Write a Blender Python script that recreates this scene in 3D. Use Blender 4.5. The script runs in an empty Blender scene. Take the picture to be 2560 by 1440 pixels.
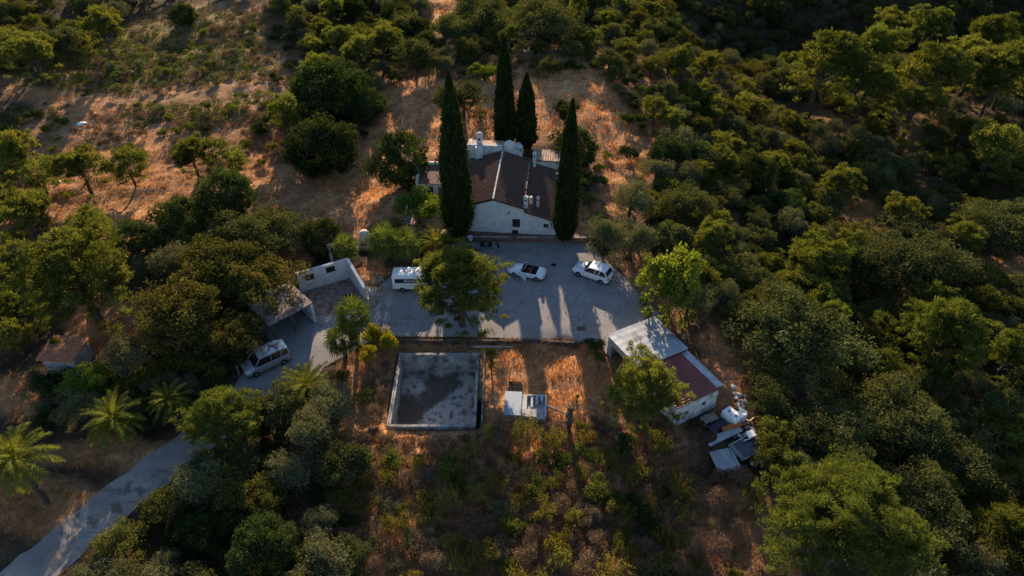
import bpy, bmesh, math, random
import numpy as np
from mathutils import Vector, Matrix, Euler
SC = bpy.context.scene
COL = SC.collection
PI = math.pi
R = math.radians
# ------------------------------------------------------------ camera, sky, sun
CAM_H = 47.5; PITCH = R(40); FPX = 1730.0
cd = bpy.data.cameras.new('camera'); cam = bpy.data.objects.new('camera', cd); COL.objects.link(cam)
cam.location = (0, 0, CAM_H); cam.rotation_euler = (R(50), 0, 0)
cd.sensor_width = 36; cd.lens = 36 * FPX / 2560; cd.clip_start = 1; cd.clip_end = 5000
SC.camera = cam
SUN_EL = 18.6; SUN_AZ = -4.6          # azimuth from +Y, negative = towards -X
w = bpy.data.worlds.new("World"); SC.world = w; w.use_nodes = True
nt = w.node_tree; bg = nt.nodes['Background']; sky = nt.nodes.new('ShaderNodeTexSky')
sky.sky_type = 'NISHITA'; sky.sun_disc = False; sky.sun_elevation = R(SUN_EL); sky.sun_rotation = R(SUN_AZ)
sky.air_density = 1.0; sky.dust_density = 0.3; sky.ozone_density = 2.5
nt.links.new(sky.outputs[0], bg.inputs[0]); bg.inputs[1].default_value = 0.094
sd = bpy.data.lights.new('sun', 'SUN'); sd.energy = 5.0; sd.angle = R(0.5); sd.color = (1, 0.77, 0.54)
sun = bpy.data.objects.new('sun', sd); COL.objects.link(sun)
ce, se = math.cos(R(SUN_EL)), math.sin(R(SUN_EL))
travel = Vector((-math.sin(R(SUN_AZ)) * ce, -math.cos(R(SUN_AZ)) * ce, -se))
sun.rotation_euler = travel.to_track_quat('-Z', 'Y').to_euler(); sun.location = (0, 0, 80)
vs = SC.view_settings; vs.view_transform = 'Standard'; vs.look = 'None'; vs.gamma = 1; vs.use_curve_mapping = False
vs.exposure = 1.25
SC.cycles.max_bounces = 5; SC.cycles.diffuse_bounces = 2; SC.cycles.glossy_bounces = 2
SC.cycles.transmission_bounces = 3; SC.cycles.transparent_max_bounces = 4
rng = np.random.default_rng(7); random.seed(7)
# ------------------------------------------------------------ helpers
def ss(a, b, t):
    t = np.clip((t - a) / (b - a), 0, 1); return t * t * (3 - 2 * t)
def base(x, y):
    x = np.asarray(x, float); y = np.asarray(y, float)
    pad = ss(49.0, 48.3, y) * ss(-14.8, -13.0, x) * (1 - ss(6.2, 7.4, x)) * -0.6
    ramp = ss(48, 38, y) * -0.6 * (1 - ss(-14.8, -13.0, x))
    rp = (ss(46, 39, y) * (1 - ss(8, 9.5, x) * (1 - ss(20, 22, x))) + ss(36.5, 33.5, y) * ss(8, 9.5, x) * (1 - ss(20, 22, x))) * -0.6 * ss(6.2, 7.4, x)
    z = pad + ramp + rp
    z = z - (0.045 + .02 * ss(-14, -24, x)) * np.maximum(0, 35.5 - y) * ss(36.5, 30, y)
    xr = np.maximum(0, x - 20.5 - 0.05 * np.maximum(0, y - 60))
    z = z - 0.36 * np.minimum(xr, 20) * ss(0, 4, xr) + 0.12 * np.clip(x - 62, 0, 80)
    z = z - 0.06 * np.maximum(0, -42 - x) * (1 - ss(60, 90, y))
    plat = 0.55 * ss(65.0, 65.5, y) * ss(-17, -14.5, x) * (1 - ss(10, 14, x)); z = z + plat
    z = z + 3.0 * np.exp(-(((x - 6) / 30) ** 2 + ((y - 108) / 19) ** 2))
    z = z + 0.05 * np.maximum(0, y - 118) * (1 - ss(20, 50, x)) + 0.05 * np.clip(y - 75, 0, 60) * ss(-20, -45, x)
    wv = ss(22, 48, x)
    z = z + wv * (-6 * np.exp(-((y - 146) / 13) ** 2) + np.minimum(0.34 * np.maximum(0, y - 154), 20))
    z = z + 1.0 * np.sin(x * 0.09 + 1.3) * np.sin(y * 0.075) * ss(70, 100, np.hypot(x + 3, (y - 55)))
    return z
def dirs(px, py):
    u = (np.asarray(px, float) - 1280) / FPX; v = (np.asarray(py, float) - 720) / FPX
    return u, math.cos(PITCH) - v * math.sin(PITCH), -(math.sin(PITCH) + v * math.cos(PITCH))
def Rr(px, py, off=0.0, n=60):
    """photo pixel -> point on the ground (or off metres above it)"""
    dx, dy, dz = dirs(px, py); z = np.zeros_like(dx * 1.0)
    for i in range(n):
        t = (z + off - CAM_H) / dz; zn = base(dx * t, dy * t); z = 0.5 * z + 0.5 * zn
    t = (z + off - CAM_H) / dz
    return dx * t, dy * t, z
def G(px, py, z=0.0):
    dx, dy, dz = dirs(px, py); t = (z - CAM_H) / dz; return float(dx * t), float(dy * t)
def depth_of(x, y, z): return y * math.cos(PITCH) + (CAM_H - z) * math.sin(PITCH)
def PX(x, y, z):
    d = depth_of(x, y, z); up = y * math.sin(PITCH) - (CAM_H - z) * math.cos(PITCH)
    return 1280 + FPX * x / d, 720 - FPX * up / d
def inpoly(x, y, P):
    x = np.asarray(x); y = np.asarray(y); r = np.zeros(x.shape, bool); n = len(P)
    for i in range(n):
        x1, y1 = P[i]; x2, y2 = P[(i + 1) % n]
        c = ((y1 > y) != (y2 > y)) & (x < (x2 - x1) * (y - y1) / ((y2 - y1) + 1e-12) + x1); r ^= c
    return r
def h2(ix, iy, s):
    n = (ix * 374761393 + iy * 668265263 + s * 2147483647) & 0xffffffff
    n = ((n ^ (n >> 13)) * 1274126177) & 0xffffffff
    return ((n ^ (n >> 16)) & 0xffff) / 65535.0
def vnoise(x, y, s=0):
    ix = np.floor(x).astype(np.int64); iy = np.floor(y).astype(np.int64); fx = x - ix; fy = y - iy
    fx = fx * fx * (3 - 2 * fx); fy = fy * fy * (3 - 2 * fy)
    a = h2(ix, iy, s); b = h2(ix + 1, iy, s); c = h2(ix, iy + 1, s); d = h2(ix + 1, iy + 1, s)
    return (a * (1 - fx) + b * fx) * (1 - fy) + (c * (1 - fx) + d * fx) * fy
def tag(o, label=None, cat=None, group=None, kind=None):
    if label: o['label'] = label
    if cat: o['category'] = cat
    if group: o['group'] = group
    if kind: o['kind'] = kind
    return o
def empty(name, loc, rz=0, label=None, cat=None, group=None):
    o = bpy.data.objects.new(name, None); COL.objects.link(o); o.location = loc; o.rotation_euler = (0, 0, rz)
    o.empty_display_size = 0.3
    return tag(o, label, cat, group)
def link(name, me, parent=None, loc=(0, 0, 0), rot=(0, 0, 0)):
    o = bpy.data.objects.new(name, me); COL.objects.link(o); o.parent = parent; o.location = loc; o.rotation_euler = rot
    return o
def copy_tree(o, parent=None):
    c = o.copy(); COL.objects.link(c); c.parent = parent
    for ch in list(o.children): copy_tree(ch, c)
    return c
class MB:
    """collects solids, builds ONE mesh object"""
    def __init__(s): s.v = []; s.f = []; s.m = []
    def add(s, vs, fs, mi=0, M=None):
        n = len(s.v)
        for p in vs:
            p = Vector(p); s.v.append(tuple(M @ p) if M else tuple(p))
        for f in fs: s.f.append(tuple(n + i for i in f)); s.m.append(mi)
        return s
    def box(s, x0, x1, y0, y1, z0, z1, mi=0, M=None):
        return s.add([(x0, y0, z0), (x1, y0, z0), (x1, y1, z0), (x0, y1, z0), (x0, y0, z1), (x1, y0, z1), (x1, y1, z1), (x0, y1, z1)],
                     [(0, 3, 2, 1), (4, 5, 6, 7), (0, 1, 5, 4), (1, 2, 6, 5), (2, 3, 7, 6), (3, 0, 4, 7)], mi, M)
    def prism(s, pts, z0, z1, mi=0, M=None):
        """pts ccw xy; z0,z1 numbers or lists"""
        n = len(pts); a = z0 if hasattr(z0, '__len__') else [z0] * n; b = z1 if hasattr(z1, '__len__') else [z1] * n
        vs = [(p[0], p[1], a[i]) for i, p in enumerate(pts)] + [(p[0], p[1], b[i]) for i, p in enumerate(pts)]
        fs = [tuple(range(n - 1, -1, -1)), tuple(range(n, 2 * n))] + [(i, (i + 1) % n, n + (i + 1) % n, n + i) for i in range(n)]
        return s.add(vs, fs, mi, M)
    def tube(s, pts, rad, seg=8, mi=0, M=None, cap=True):
        pts = [Vector(p) for p in pts]; rad = rad if hasattr(rad, '__len__') else [rad] * len(pts)
        vs = []; fs = []; up = Vector((0, 0, 1))
        for i, p in enumerate(pts):
            d = (pts[min(i + 1, len(pts) - 1)] - pts[max(i - 1, 0)]).normalized()
            a = d.cross(up);
            if a.length < 1e-3: a = d.cross(Vector((1, 0, 0)))
            a.normalize(); b = d.cross(a)
            for k in range(seg):
                t = 2 * PI * k / seg; vs.append(p + (a * math.cos(t) + b * math.sin(t)) * rad[i])
        for i in range(len(pts) - 1):
            for k in range(seg):
                k2 = (k + 1) % seg; fs.append((i * seg + k, i * seg + k2, (i + 1) * seg + k2, (i + 1) * seg + k))
        if cap: fs += [tuple(range(seg - 1, -1, -1)), tuple((len(pts) - 1) * seg + k for k in range(seg))]
        return s.add(vs, fs, mi, M)
    def lathe(s, prof, seg=14, mi=0, M=None):
        """prof list of (r,z)"""
        vs = []; fs = []
        for r, z in prof:
            for k in range(seg): t = 2 * PI * k / seg; vs.append((r * math.cos(t), r * math.sin(t), z))
        for i in range(len(prof) - 1):
            for k in range(seg):
                k2 = (k + 1) % seg; fs.append((i * seg + k, i * seg + k2, (i + 1) * seg + k2, (i + 1) * seg + k))
        fs += [tuple(range(seg - 1, -1, -1)), tuple((len(prof) - 1) * seg + k for k in range(seg))]
        return s.add(vs, fs, mi, M)
    def mesh(s, name, mats):
        me = bpy.data.meshes.new(name); me.from_pydata(s.v, [], s.f)
        for m in (mats if isinstance(mats, (list, tuple)) else [mats]): me.materials.append(m)
        me.polygons.foreach_set('material_index', s.m); me.validate(); me.update(); return me
    def build(s, name, mats, parent=None, smooth=False, bevel=0, loc=(0, 0, 0), rot=(0, 0, 0)):
        me = s.mesh(name, mats)
        bm = bmesh.new(); bm.from_mesh(me); bmesh.ops.recalc_face_normals(bm, faces=bm.faces)
        if bevel:
            ed = [e for e in bm.edges if len(e.link_faces) == 2 and e.calc_face_angle(0) > 0.5]
            bmesh.ops.bevel(bm, geom=ed, offset=bevel, segments=2, profile=0.5, affect='EDGES', clamp_overlap=True)
        if smooth:
            for f in bm.faces: f.smooth = True
        bm.to_mesh(me); bm.free()
        if smooth:
            try: me.set_sharp_from_angle(angle=R(40))
            except Exception: pass
        return link(name, me, parent, loc, rot)
# ------------------------------------------------------------ materials
def nodes(name):
    m = bpy.data.materials.new(name); m.use_nodes = True; n = m.node_tree.nodes; l = m.node_tree.links
    return m, n, l, n['Principled BSDF']
def noise_mat(name, c1, c2, scale=4, rough=0.85, bump=0.2, detail=6, lo=0.35, hi=0.65, c3=None, sc3=1, spec=0.3, metal=0, bscale=None, objrand=0, coord='Object'):
    m, n, l, b = nodes(name)
    tc = n.new('ShaderNodeTexCoord'); tx = n.new('ShaderNodeTexNoise'); tx.inputs['Scale'].default_value = scale; tx.inputs['Detail'].default_value = detail
    l.new(tc.outputs[coord], tx.inputs['Vector'])
    cr = n.new('ShaderNodeValToRGB'); cr.color_ramp.elements[0].position = lo; cr.color_ramp.elements[1].position = hi
    cr.color_ramp.elements[0].color = (*c1, 1); cr.color_ramp.elements[1].color = (*c2, 1)
    l.new(tx.outputs['Fac'], cr.inputs['Fac']); out = cr.outputs['Color']
    if c3:
        t3 = n.new('ShaderNodeTexNoise'); t3.inputs['Scale'].default_value = sc3; t3.inputs['Detail'].default_value = 4; l.new(tc.outputs[coord], t3.inputs['Vector'])
        r3 = n.new('ShaderNodeValToRGB'); r3.color_ramp.elements[0].position = 0.52; r3.color_ramp.elements[1].position = 0.64
        l.new(t3.outputs['Fac'], r3.inputs['Fac']); mx = n.new('ShaderNodeMixRGB'); mx.inputs['Color2'].default_value = (*c3, 1)
        l.new(r3.outputs['Color'], mx.inputs['Fac']); l.new(out, mx.inputs['Color1']); out = mx.outputs['Color']
    l.new(out, b.inputs['Base Color']); b.inputs['Roughness'].default_value = rough; b.inputs['Specular IOR Level'].default_value = spec
    b.inputs['Metallic'].default_value = metal
    if bump:
        t2 = n.new('ShaderNodeTexNoise'); t2.inputs['Scale'].default_value = bscale or scale * 3; t2.inputs['Detail'].default_value = 5; l.new(tc.outputs[coord], t2.inputs['Vector'])
        bp = n.new('ShaderNodeBump'); bp.inputs['Strength'].default_value = bump; bp.inputs['Distance'].default_value = 0.05
        l.new(t2.outputs['Fac'], bp.inputs['Height']); l.new(bp.outputs['Normal'], b.inputs['Normal'])
    return m
def plain(name, c, rough=0.5, spec=0.4, metal=0, coat=0):
    m, n, l, b = nodes(name)
    tc = n.new('ShaderNodeTexCoord'); tx = n.new('ShaderNodeTexNoise'); tx.inputs['Scale'].default_value = 3; l.new(tc.outputs['Object'], tx.inputs['Vector'])
    mr = n.new('ShaderNodeMapRange'); mr.inputs[3].default_value = 0.86; mr.inputs[4].default_value = 1.12; l.new(tx.outputs['Fac'], mr.inputs[0])
    mx = n.new('ShaderNodeVectorMath'); mx.operation = 'SCALE'; mx.inputs[0].default_value = c; l.new(mr.outputs[0], mx.inputs['Scale'])
    l.new(mx.outputs[0], b.inputs['Base Color']); b.inputs['Roughness'].default_value = rough; b.inputs['Specular IOR Level'].default_value = spec
    b.inputs['Metallic'].default_value = metal; b.inputs['Coat Weight'].default_value = coat; b.inputs['Coat Roughness'].default_value = 0.08
    return m
def leaf_mat(name, c1, c2, trans=0.35, rand=0.25, gloss=0.0):
    """leaves: colour differs by leaf clump and by plant; some light passes through"""
    m, n, l, b = nodes(name); n.remove(b); out = n['Material Output']
    at = n.new('ShaderNodeAttribute'); at.attribute_name = 'tint'; oi = n.new('ShaderNodeObjectInfo')
    mx = n.new('ShaderNodeMixRGB'); mx.inputs['Color1'].default_value = (*c1, 1); mx.inputs['Color2'].default_value = (*c2, 1); l.new(at.outputs['Fac'], mx.inputs['Fac'])
    hs = n.new('ShaderNodeHueSaturation'); l.new(mx.outputs[0], hs.inputs['Color'])
    mr = n.new('ShaderNodeMapRange'); mr.inputs[3].default_value = 1 - rand; mr.inputs[4].default_value = 1 + rand; l.new(oi.outputs['Random'], mr.inputs[0]); l.new(mr.outputs[0], hs.inputs['Value'])
    m2 = n.new('ShaderNodeMath'); m2.operation = 'MULTIPLY'; m2.inputs[1].default_value = 7.31; l.new(oi.outputs['Random'], m2.inputs[0])
    fr = n.new('ShaderNodeMath'); fr.operation = 'FRACT'; l.new(m2.outputs[0], fr.inputs[0])
    mh = n.new('ShaderNodeMapRange'); mh.inputs[3].default_value = 0.485; mh.inputs[4].default_value = 0.515; l.new(fr.outputs[0], mh.inputs[0]); l.new(mh.outputs[0], hs.inputs['Hue'])
    df = n.new('ShaderNodeBsdfDiffuse'); tr = n.new('ShaderNodeBsdfTranslucent'); l.new(hs.outputs[0], df.inputs['Color'])
    yl = n.new('ShaderNodeMixRGB'); yl.blend_type = 'MULTIPLY'; yl.inputs['Fac'].default_value = 1; yl.inputs['Color2'].default_value = (1.30, 1.20, 0.50, 1); l.new(hs.outputs[0], yl.inputs['Color1'])
    l.new(yl.outputs[0], tr.inputs['Color']); ms = n.new('ShaderNodeMixShader'); ms.inputs[0].default_value = trans
    l.new(df.outputs[0], ms.inputs[1]); l.new(tr.outputs[0], ms.inputs[2]); fin = ms.outputs[0]
    if gloss:
        gl = n.new('ShaderNodeBsdfGlossy'); gl.inputs['Roughness'].default_value = 0.45; gl.inputs['Color'].default_value = (0.7, 0.75, 0.7, 1)
        m3 = n.new('ShaderNodeMixShader'); m3.inputs[0].default_value = gloss; l.new(fin, m3.inputs[1]); l.new(gl.outputs[0], m3.inputs[2]); fin = m3.outputs[0]
    l.new(fin, out.inputs['Surface']); return m
M = {}
def asphalt_mat(name, c1, c2, stain, crack):
    m, n, l, b = nodes(name); tc = n.new('ShaderNodeTexCoord')
    def nz(sc, d=8, ro=.6):
        t = n.new('ShaderNodeTexNoise'); t.inputs['Scale'].default_value = sc; t.inputs['Detail'].default_value = d; t.inputs['Roughness'].default_value = ro; l.new(tc.outputs['Object'], t.inputs['Vector']); return t
    def ramp(sock, a, b_, ca=(0, 0, 0), cb=(1, 1, 1)):
        r = n.new('ShaderNodeValToRGB'); r.color_ramp.elements[0].position = a; r.color_ramp.elements[1].position = b_; r.color_ramp.elements[0].color = (*ca, 1); r.color_ramp.elements[1].color = (*cb, 1); l.new(sock, r.inputs[0]); return r.outputs[0]
    def mixc(f, a, c):
        x = n.new('ShaderNodeMixRGB'); l.new(f, x.inputs[0]); l.new(a, x.inputs[1]); x.inputs[2].default_value = (*c, 1); return x.outputs[0]
    col = ramp(nz(.35).outputs['Fac'], .35, .65, c1, c2); col = mixc(ramp(nz(.8, 5).outputs['Fac'], .58, .66), col, stain)
    mp = n.new('ShaderNodeMapping'); mp.inputs['Scale'].default_value = (.16, .9, 1); mp.inputs['Rotation'].default_value = (0, 0, .35); l.new(tc.outputs['Object'], mp.inputs[0])
    tk = nz(1.0, 4); l.new(mp.outputs[0], tk.inputs['Vector']); col = mixc(ramp(tk.outputs['Fac'], .60, .70), col, tuple(v * .82 for v in c1))
    vo = n.new('ShaderNodeTexVoronoi'); vo.feature = 'DISTANCE_TO_EDGE'; vo.inputs['Scale'].default_value = .32
    ad = n.new('ShaderNodeMixRGB'); ad.blend_type = 'ADD'; ad.inputs[0].default_value = .5; l.new(tc.outputs['Object'], ad.inputs[1]); l.new(nz(1.3, 5).outputs['Color'], ad.inputs[2]); l.new(ad.outputs[0], vo.inputs['Vector'])
    col = mixc(ramp(vo.outputs['Distance'], .0, .008, (.7, .7, .7), (0, 0, 0)), col, crack)
    g = nz(14, 3); x = n.new('ShaderNodeMapRange'); x.inputs[3].default_value = .82; x.inputs[4].default_value = 1.18; l.new(g.outputs['Fac'], x.inputs[0]); v = n.new('ShaderNodeVectorMath'); v.operation = 'SCALE'; l.new(col, v.inputs[0]); l.new(x.outputs[0], v.inputs['Scale'])
    l.new(v.outputs[0], b.inputs['Base Color']); b.inputs['Roughness'].default_value = .92; b.inputs['Specular IOR Level'].default_value = .25
    return m
M['asphalt'] = asphalt_mat('worn_asphalt', (0.185, 0.175, 0.170), (0.245, 0.23, 0.222), (0.16, 0.15, 0.147), (0.07, 0.066, 0.064))
M['road'] = asphalt_mat('old_concrete_road', (0.17, 0.15, 0.135), (0.27, 0.24, 0.215), (0.12, 0.10, 0.085), (0.09, 0.075, 0.06))
M['white'] = noise_mat('whitewash', (0.36, 0.365, 0.37), (0.48, 0.48, 0.47), 1.2, 0.9, 0.15, 8, 0.3, 0.6)
M['white_old'] = noise_mat('stained_whitewash', (0.40, 0.39, 0.37), (0.62, 0.61, 0.59), 1.6, 0.92, 0.2, 8, 0.3, 0.6, (0.30, 0.27, 0.24), 0.9)
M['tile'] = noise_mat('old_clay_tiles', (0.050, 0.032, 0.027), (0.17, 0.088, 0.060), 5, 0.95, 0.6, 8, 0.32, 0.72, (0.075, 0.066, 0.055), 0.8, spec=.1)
M['tile_pale_lit'] = noise_mat('pale_lit_clay_tiles', (0.22, 0.15, 0.11), (0.45, 0.32, 0.24), 5, 0.9, 0.5, 8, 0.3, 0.7, (0.18, 0.15, 0.12), 1.2)  # lighter copy of the clay tiles, with the sun's brightness in the colour
M['tile_rust'] = noise_mat('rusty_clay_tiles', (0.26, 0.105, 0.055), (0.50, 0.22, 0.115), 6, 0.9, 0.5, 8)
M['terra'] = noise_mat('terracotta_paving', (0.26, 0.15, 0.11), (0.42, 0.27, 0.20), 3, 0.85, 0.2, 8)
M['brick'] = noise_mat('dark_brick', (0.10, 0.05, 0.04), (0.20, 0.11, 0.085), 4, 0.9, 0.4)
M['plaster'] = noise_mat('grey_plaster', (0.20, 0.18, 0.17), (0.36, 0.33, 0.31), 1.5, 0.92, 0.3, 8, 0.3, 0.7, (0.16, 0.12, 0.10), 0.8)
M['conc'] = noise_mat('weathered_concrete', (0.17, 0.163, 0.155), (0.36, 0.345, 0.325), 1.2, 0.92, 0.3, 9, 0.3, 0.68, (0.11, 0.10, 0.095), 1.1)
M['litter'] = noise_mat('leaf_litter_on_slab', (0.13, 0.095, 0.078), (0.24, 0.19, 0.165), 2.5, 0.95, 0.5, 9, 0.35, 0.65, (0.10, 0.06, 0.045), 1.5)
M['conc_pale'] = noise_mat('pale_cement', (0.34, 0.33, 0.31), (0.55, 0.53, 0.50), 2, 0.9, 0.25, 8, 0.3, 0.7, (0.28, 0.25, 0.22), 1.3)
M['pool_floor'] = noise_mat('silted_pool_floor', (0.11, 0.080, 0.062), (0.46, 0.40, 0.35), 0.30, 0.9, 0.2, 15, 0.44, 0.53, (0.17, 0.13, 0.105), 2.0)
M['dark'] = plain('dark_void', (0.012, 0.012, 0.014), 0.9, 0.1)
M['glass'] = plain('dark_glass', (0.012, 0.015, 0.02), 0.08, 0.8)
M['paint_white'] = plain('white_car_paint', (0.62, 0.64, 0.66), 0.28, 0.5, 0, 0.7)
M['paint_silver'] = plain('silver_car_paint', (0.34, 0.35, 0.36), 0.3, 0.5, 0.4, 0.6)
M['paint_van'] = plain('white_van_paint', (0.66, 0.66, 0.65), 0.35, 0.5, 0, 0.4)
M['paint_black'] = plain('black_car_paint', (0.012, 0.012, 0.014), 0.25, 0.5, 0, 0.7)
M['banner'] = plain('dark_blue_vinyl', (0.012, 0.010, 0.028), 0.5)
M['letter'] = plain('white_lettering', (0.75, 0.75, 0.74), 0.6)
M['tyre'] = plain('tyre_rubber', (0.015, 0.015, 0.016), 0.8, 0.2)
M['rim'] = plain('alloy', (0.42, 0.42, 0.43), 0.35, 0.5, 0.6)
M['red'] = plain('tail_lamp', (0.30, 0.02, 0.015), 0.2)
M['lamp'] = plain('clear_lamp', (0.55, 0.56, 0.58), 0.12, 0.6)
M['seat'] = plain('brown_leather', (0.10, 0.055, 0.04), 0.5)
M['metal_roof'] = noise_mat('galvanised_sheet', (0.20, 0.22, 0.25), (0.33, 0.34, 0.35), 0.9, 0.40, 0.05, 8, 0.3, 0.7, (0.16, 0.175, 0.20), 1.2, 0.5, 0.45)
M['red_roof'] = noise_mat('red_sheet', (0.12, 0.020, 0.018), (0.24, 0.045, 0.038), 1.0, 0.7, 0.1, 6, 0.3, 0.7, None, 1, 0.6)
M['grey_metal'] = noise_mat('grey_sheet_metal', (0.22, 0.23, 0.25), (0.38, 0.39, 0.41), 2.0, 0.5, 0.1, 6, 0.3, 0.7, None, 1, 0.5, 0.3)
M['plastic_white'] = plain('white_plastic', (0.74, 0.75, 0.76), 0.4)
M['plastic_blue'] = plain('bluish_plastic', (0.20, 0.25, 0.31), 0.5)
M['orange'] = plain('orange_tarp', (0.42, 0.13, 0.03), 0.7)
M['purple'] = plain('dark_purple_cloth', (0.05, 0.025, 0.06), 0.8)
M['hose'] = plain('yellow_hose', (0.50, 0.42, 0.22), 0.5)
M['wood'] = noise_mat('weathered_wood', (0.13, 0.10, 0.08), (0.26, 0.21, 0.17), 3, 0.9, 0.3)
M['bark'] = noise_mat('bark', (0.035, 0.024, 0.018), (0.10, 0.070, 0.050), 3, 0.95, 0.6)
M['bark_pale'] = noise_mat('pale_dead_wood', (0.20, 0.16, 0.13), (0.36, 0.31, 0.26), 5, 0.95, 0.3)
M['panel'] = plain('solar_glass', (0.014, 0.014, 0.03), 0.15, 0.7)
M['rock'] = noise_mat('pale_rock', (0.30, 0.26, 0.22), (0.48, 0.43, 0.38), 3, 0.9, 0.5)
M['skin'] = plain('skin', (0.42, 0.26, 0.19), 0.6)
M['cloth_dark'] = plain('dark_cloth', (0.012, 0.012, 0.016), 0.85)
M['cloth_grey'] = plain('grey_cloth', (0.16, 0.16, 0.17), 0.85)
M['hair'] = plain('dark_hair', (0.02, 0.014, 0.01), 0.7)
M['pot'] = plain('clay_pot', (0.28, 0.12, 0.07), 0.8)
M['rust'] = noise_mat('rusty_iron', (0.05, 0.025, 0.015), (0.14, 0.07, 0.04), 6, 0.85, 0.3)
# leaves
M['pine'] = leaf_mat('pine_needles', (0.050, 0.066, 0.018), (0.160, 0.176, 0.042), 0.46, 0.25)
M['oak'] = leaf_mat('oak_leaves', (0.046, 0.056, 0.022), (0.125, 0.132, 0.050), 0.30, 0.25)
M['oak_brown'] = leaf_mat('bronze_oak_leaves', (0.045, 0.050, 0.015), (0.135, 0.120, 0.035), 0.34, 0.15)
M['olive'] = leaf_mat('olive_leaves', (0.070, 0.078, 0.036), (0.170, 0.170, 0.090), 0.25, 0.2)
M['dense'] = leaf_mat('glossy_dark_leaves', (0.020, 0.034, 0.012), (0.062, 0.085, 0.028), 0.30, 0.25)
M['bright'] = leaf_mat('fresh_leaves', (0.070, 0.105, 0.016), (0.165, 0.215, 0.034), 0.45, 0.15)
M['cypress'] = leaf_mat('cypress_scales', (0.012, 0.022, 0.009), (0.040, 0.058, 0.018), 0.15, 0.15)
M['palm'] = leaf_mat('palm_leaves', (0.080, 0.092, 0.018), (0.205, 0.205, 0.040), 0.50, 0.15)
M['mastic'] = leaf_mat('warm_green_leaves', (0.052, 0.062, 0.018), (0.150, 0.148, 0.042), 0.36, 0.25)
M['fanpalm'] = leaf_mat('fan_palm_leaves', (0.040, 0.062, 0.016), (0.120, 0.150, 0.035), 0.35, 0.15)
M['earth'] = noise_mat('dark_earth_bank', (0.035, 0.026, 0.020), (0.12, 0.080, 0.055), 2.5, 0.95, 0.6, 8)
M['yellow'] = leaf_mat('yellow_leaves', (0.16, 0.14, 0.015), (0.36, 0.29, 0.030), 0.40, 0.1)
M['broom'] = leaf_mat('broom_leaves', (0.080, 0.078, 0.020), (0.20, 0.175, 0.040), 0.4, 0.25)
M['greyscrub'] = leaf_mat('grey_twigs', (0.120, 0.074, 0.045), (0.27, 0.18, 0.115), 0.15, 0.2)
M['greenscrub'] = leaf_mat('green_scrub', (0.055, 0.075, 0.016), (0.15, 0.17, 0.040), 0.35, 0.2)
M['drygrass'] = leaf_mat('dry_grass', (0.30, 0.135, 0.050), (0.62, 0.33, 0.140), 0.35, 0.0)
# ------------------------------------------------------------ ground
LOT = [(-6.2, 64.95), (8.7, 64.9), (12.2, 58.6), (15.6, 51.6), (14, 48.9), (9.0, 46.6), (8.6, 48.2), (7.2, 48.55), (-3.2, 49.05), (-13.2, 49.15), (-15.2, 47.2), (-17.6, 45.2),
       (-18.6, 43.0), (-21.4, 41.2), (-25.6, 42.6), (-24.8, 46.5), (-26.5, 48.6), (-27.0, 52.0), (-22.6, 56.0), (-17.6, 58.4), (-14.6, 56.6), (-12.6, 59.4), (-7.2, 60.5)]
rc = [(640, 985), (560, 1050), (470, 1118), (380, 1185), (290, 1255), (200, 1328), (115, 1400), (20, 1478), (-120, 1590)]
ROADC = []
for a in rc:
    q = Rr(*a); ROADC.append((float(q[0]), float(q[1])))
def road_d(x, y):
    d = np.full(np.shape(x), 1e9)
    for (x1, y1), (x2, y2) in zip(ROADC[:-1], ROADC[1:]):
        L2 = (x2 - x1) ** 2 + (y2 - y1) ** 2; t = np.clip(((x - x1) * (x2 - x1) + (y - y1) * (y2 - y1)) / L2, 0, 1)
        d = np.minimum(d, np.hypot(x - x1 - t * (x2 - x1), y - y1 - t * (y2 - y1)))
    return d
POOLP = [(-11.6, 37.6), (-2.5, 37.6), (-2.9, 47.9), (-11.6, 47.9)]
SHEDP = [(8.5, 46.4), (13.9, 49.4), (20.0, 40.0), (14.4, 37.4)]
HOUSEP = [(-8, 65.2), (8.9, 65.0), (7.5, 81), (-13.5, 81), (-13.5, 65.2)]
LEFTP = [(-28, 47.5), (-19.5, 50.5), (-14.5, 54.5), (-17, 59.2), (-28, 56)]
SHACKP = [(-44.6, 43.0), (-39.3, 43.2), (-39, 48.5), (-44, 48.5)]
def built(x, y, grow=0):
    r = inpoly(x, y, LOT) | inpoly(x, y, POOLP) | inpoly(x, y, SHEDP) | inpoly(x, y, HOUSEP) | inpoly(x, y, LEFTP) | inpoly(x, y, SHACKP)
    return r | (road_d(x, y) < 2.1 + grow)
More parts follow.
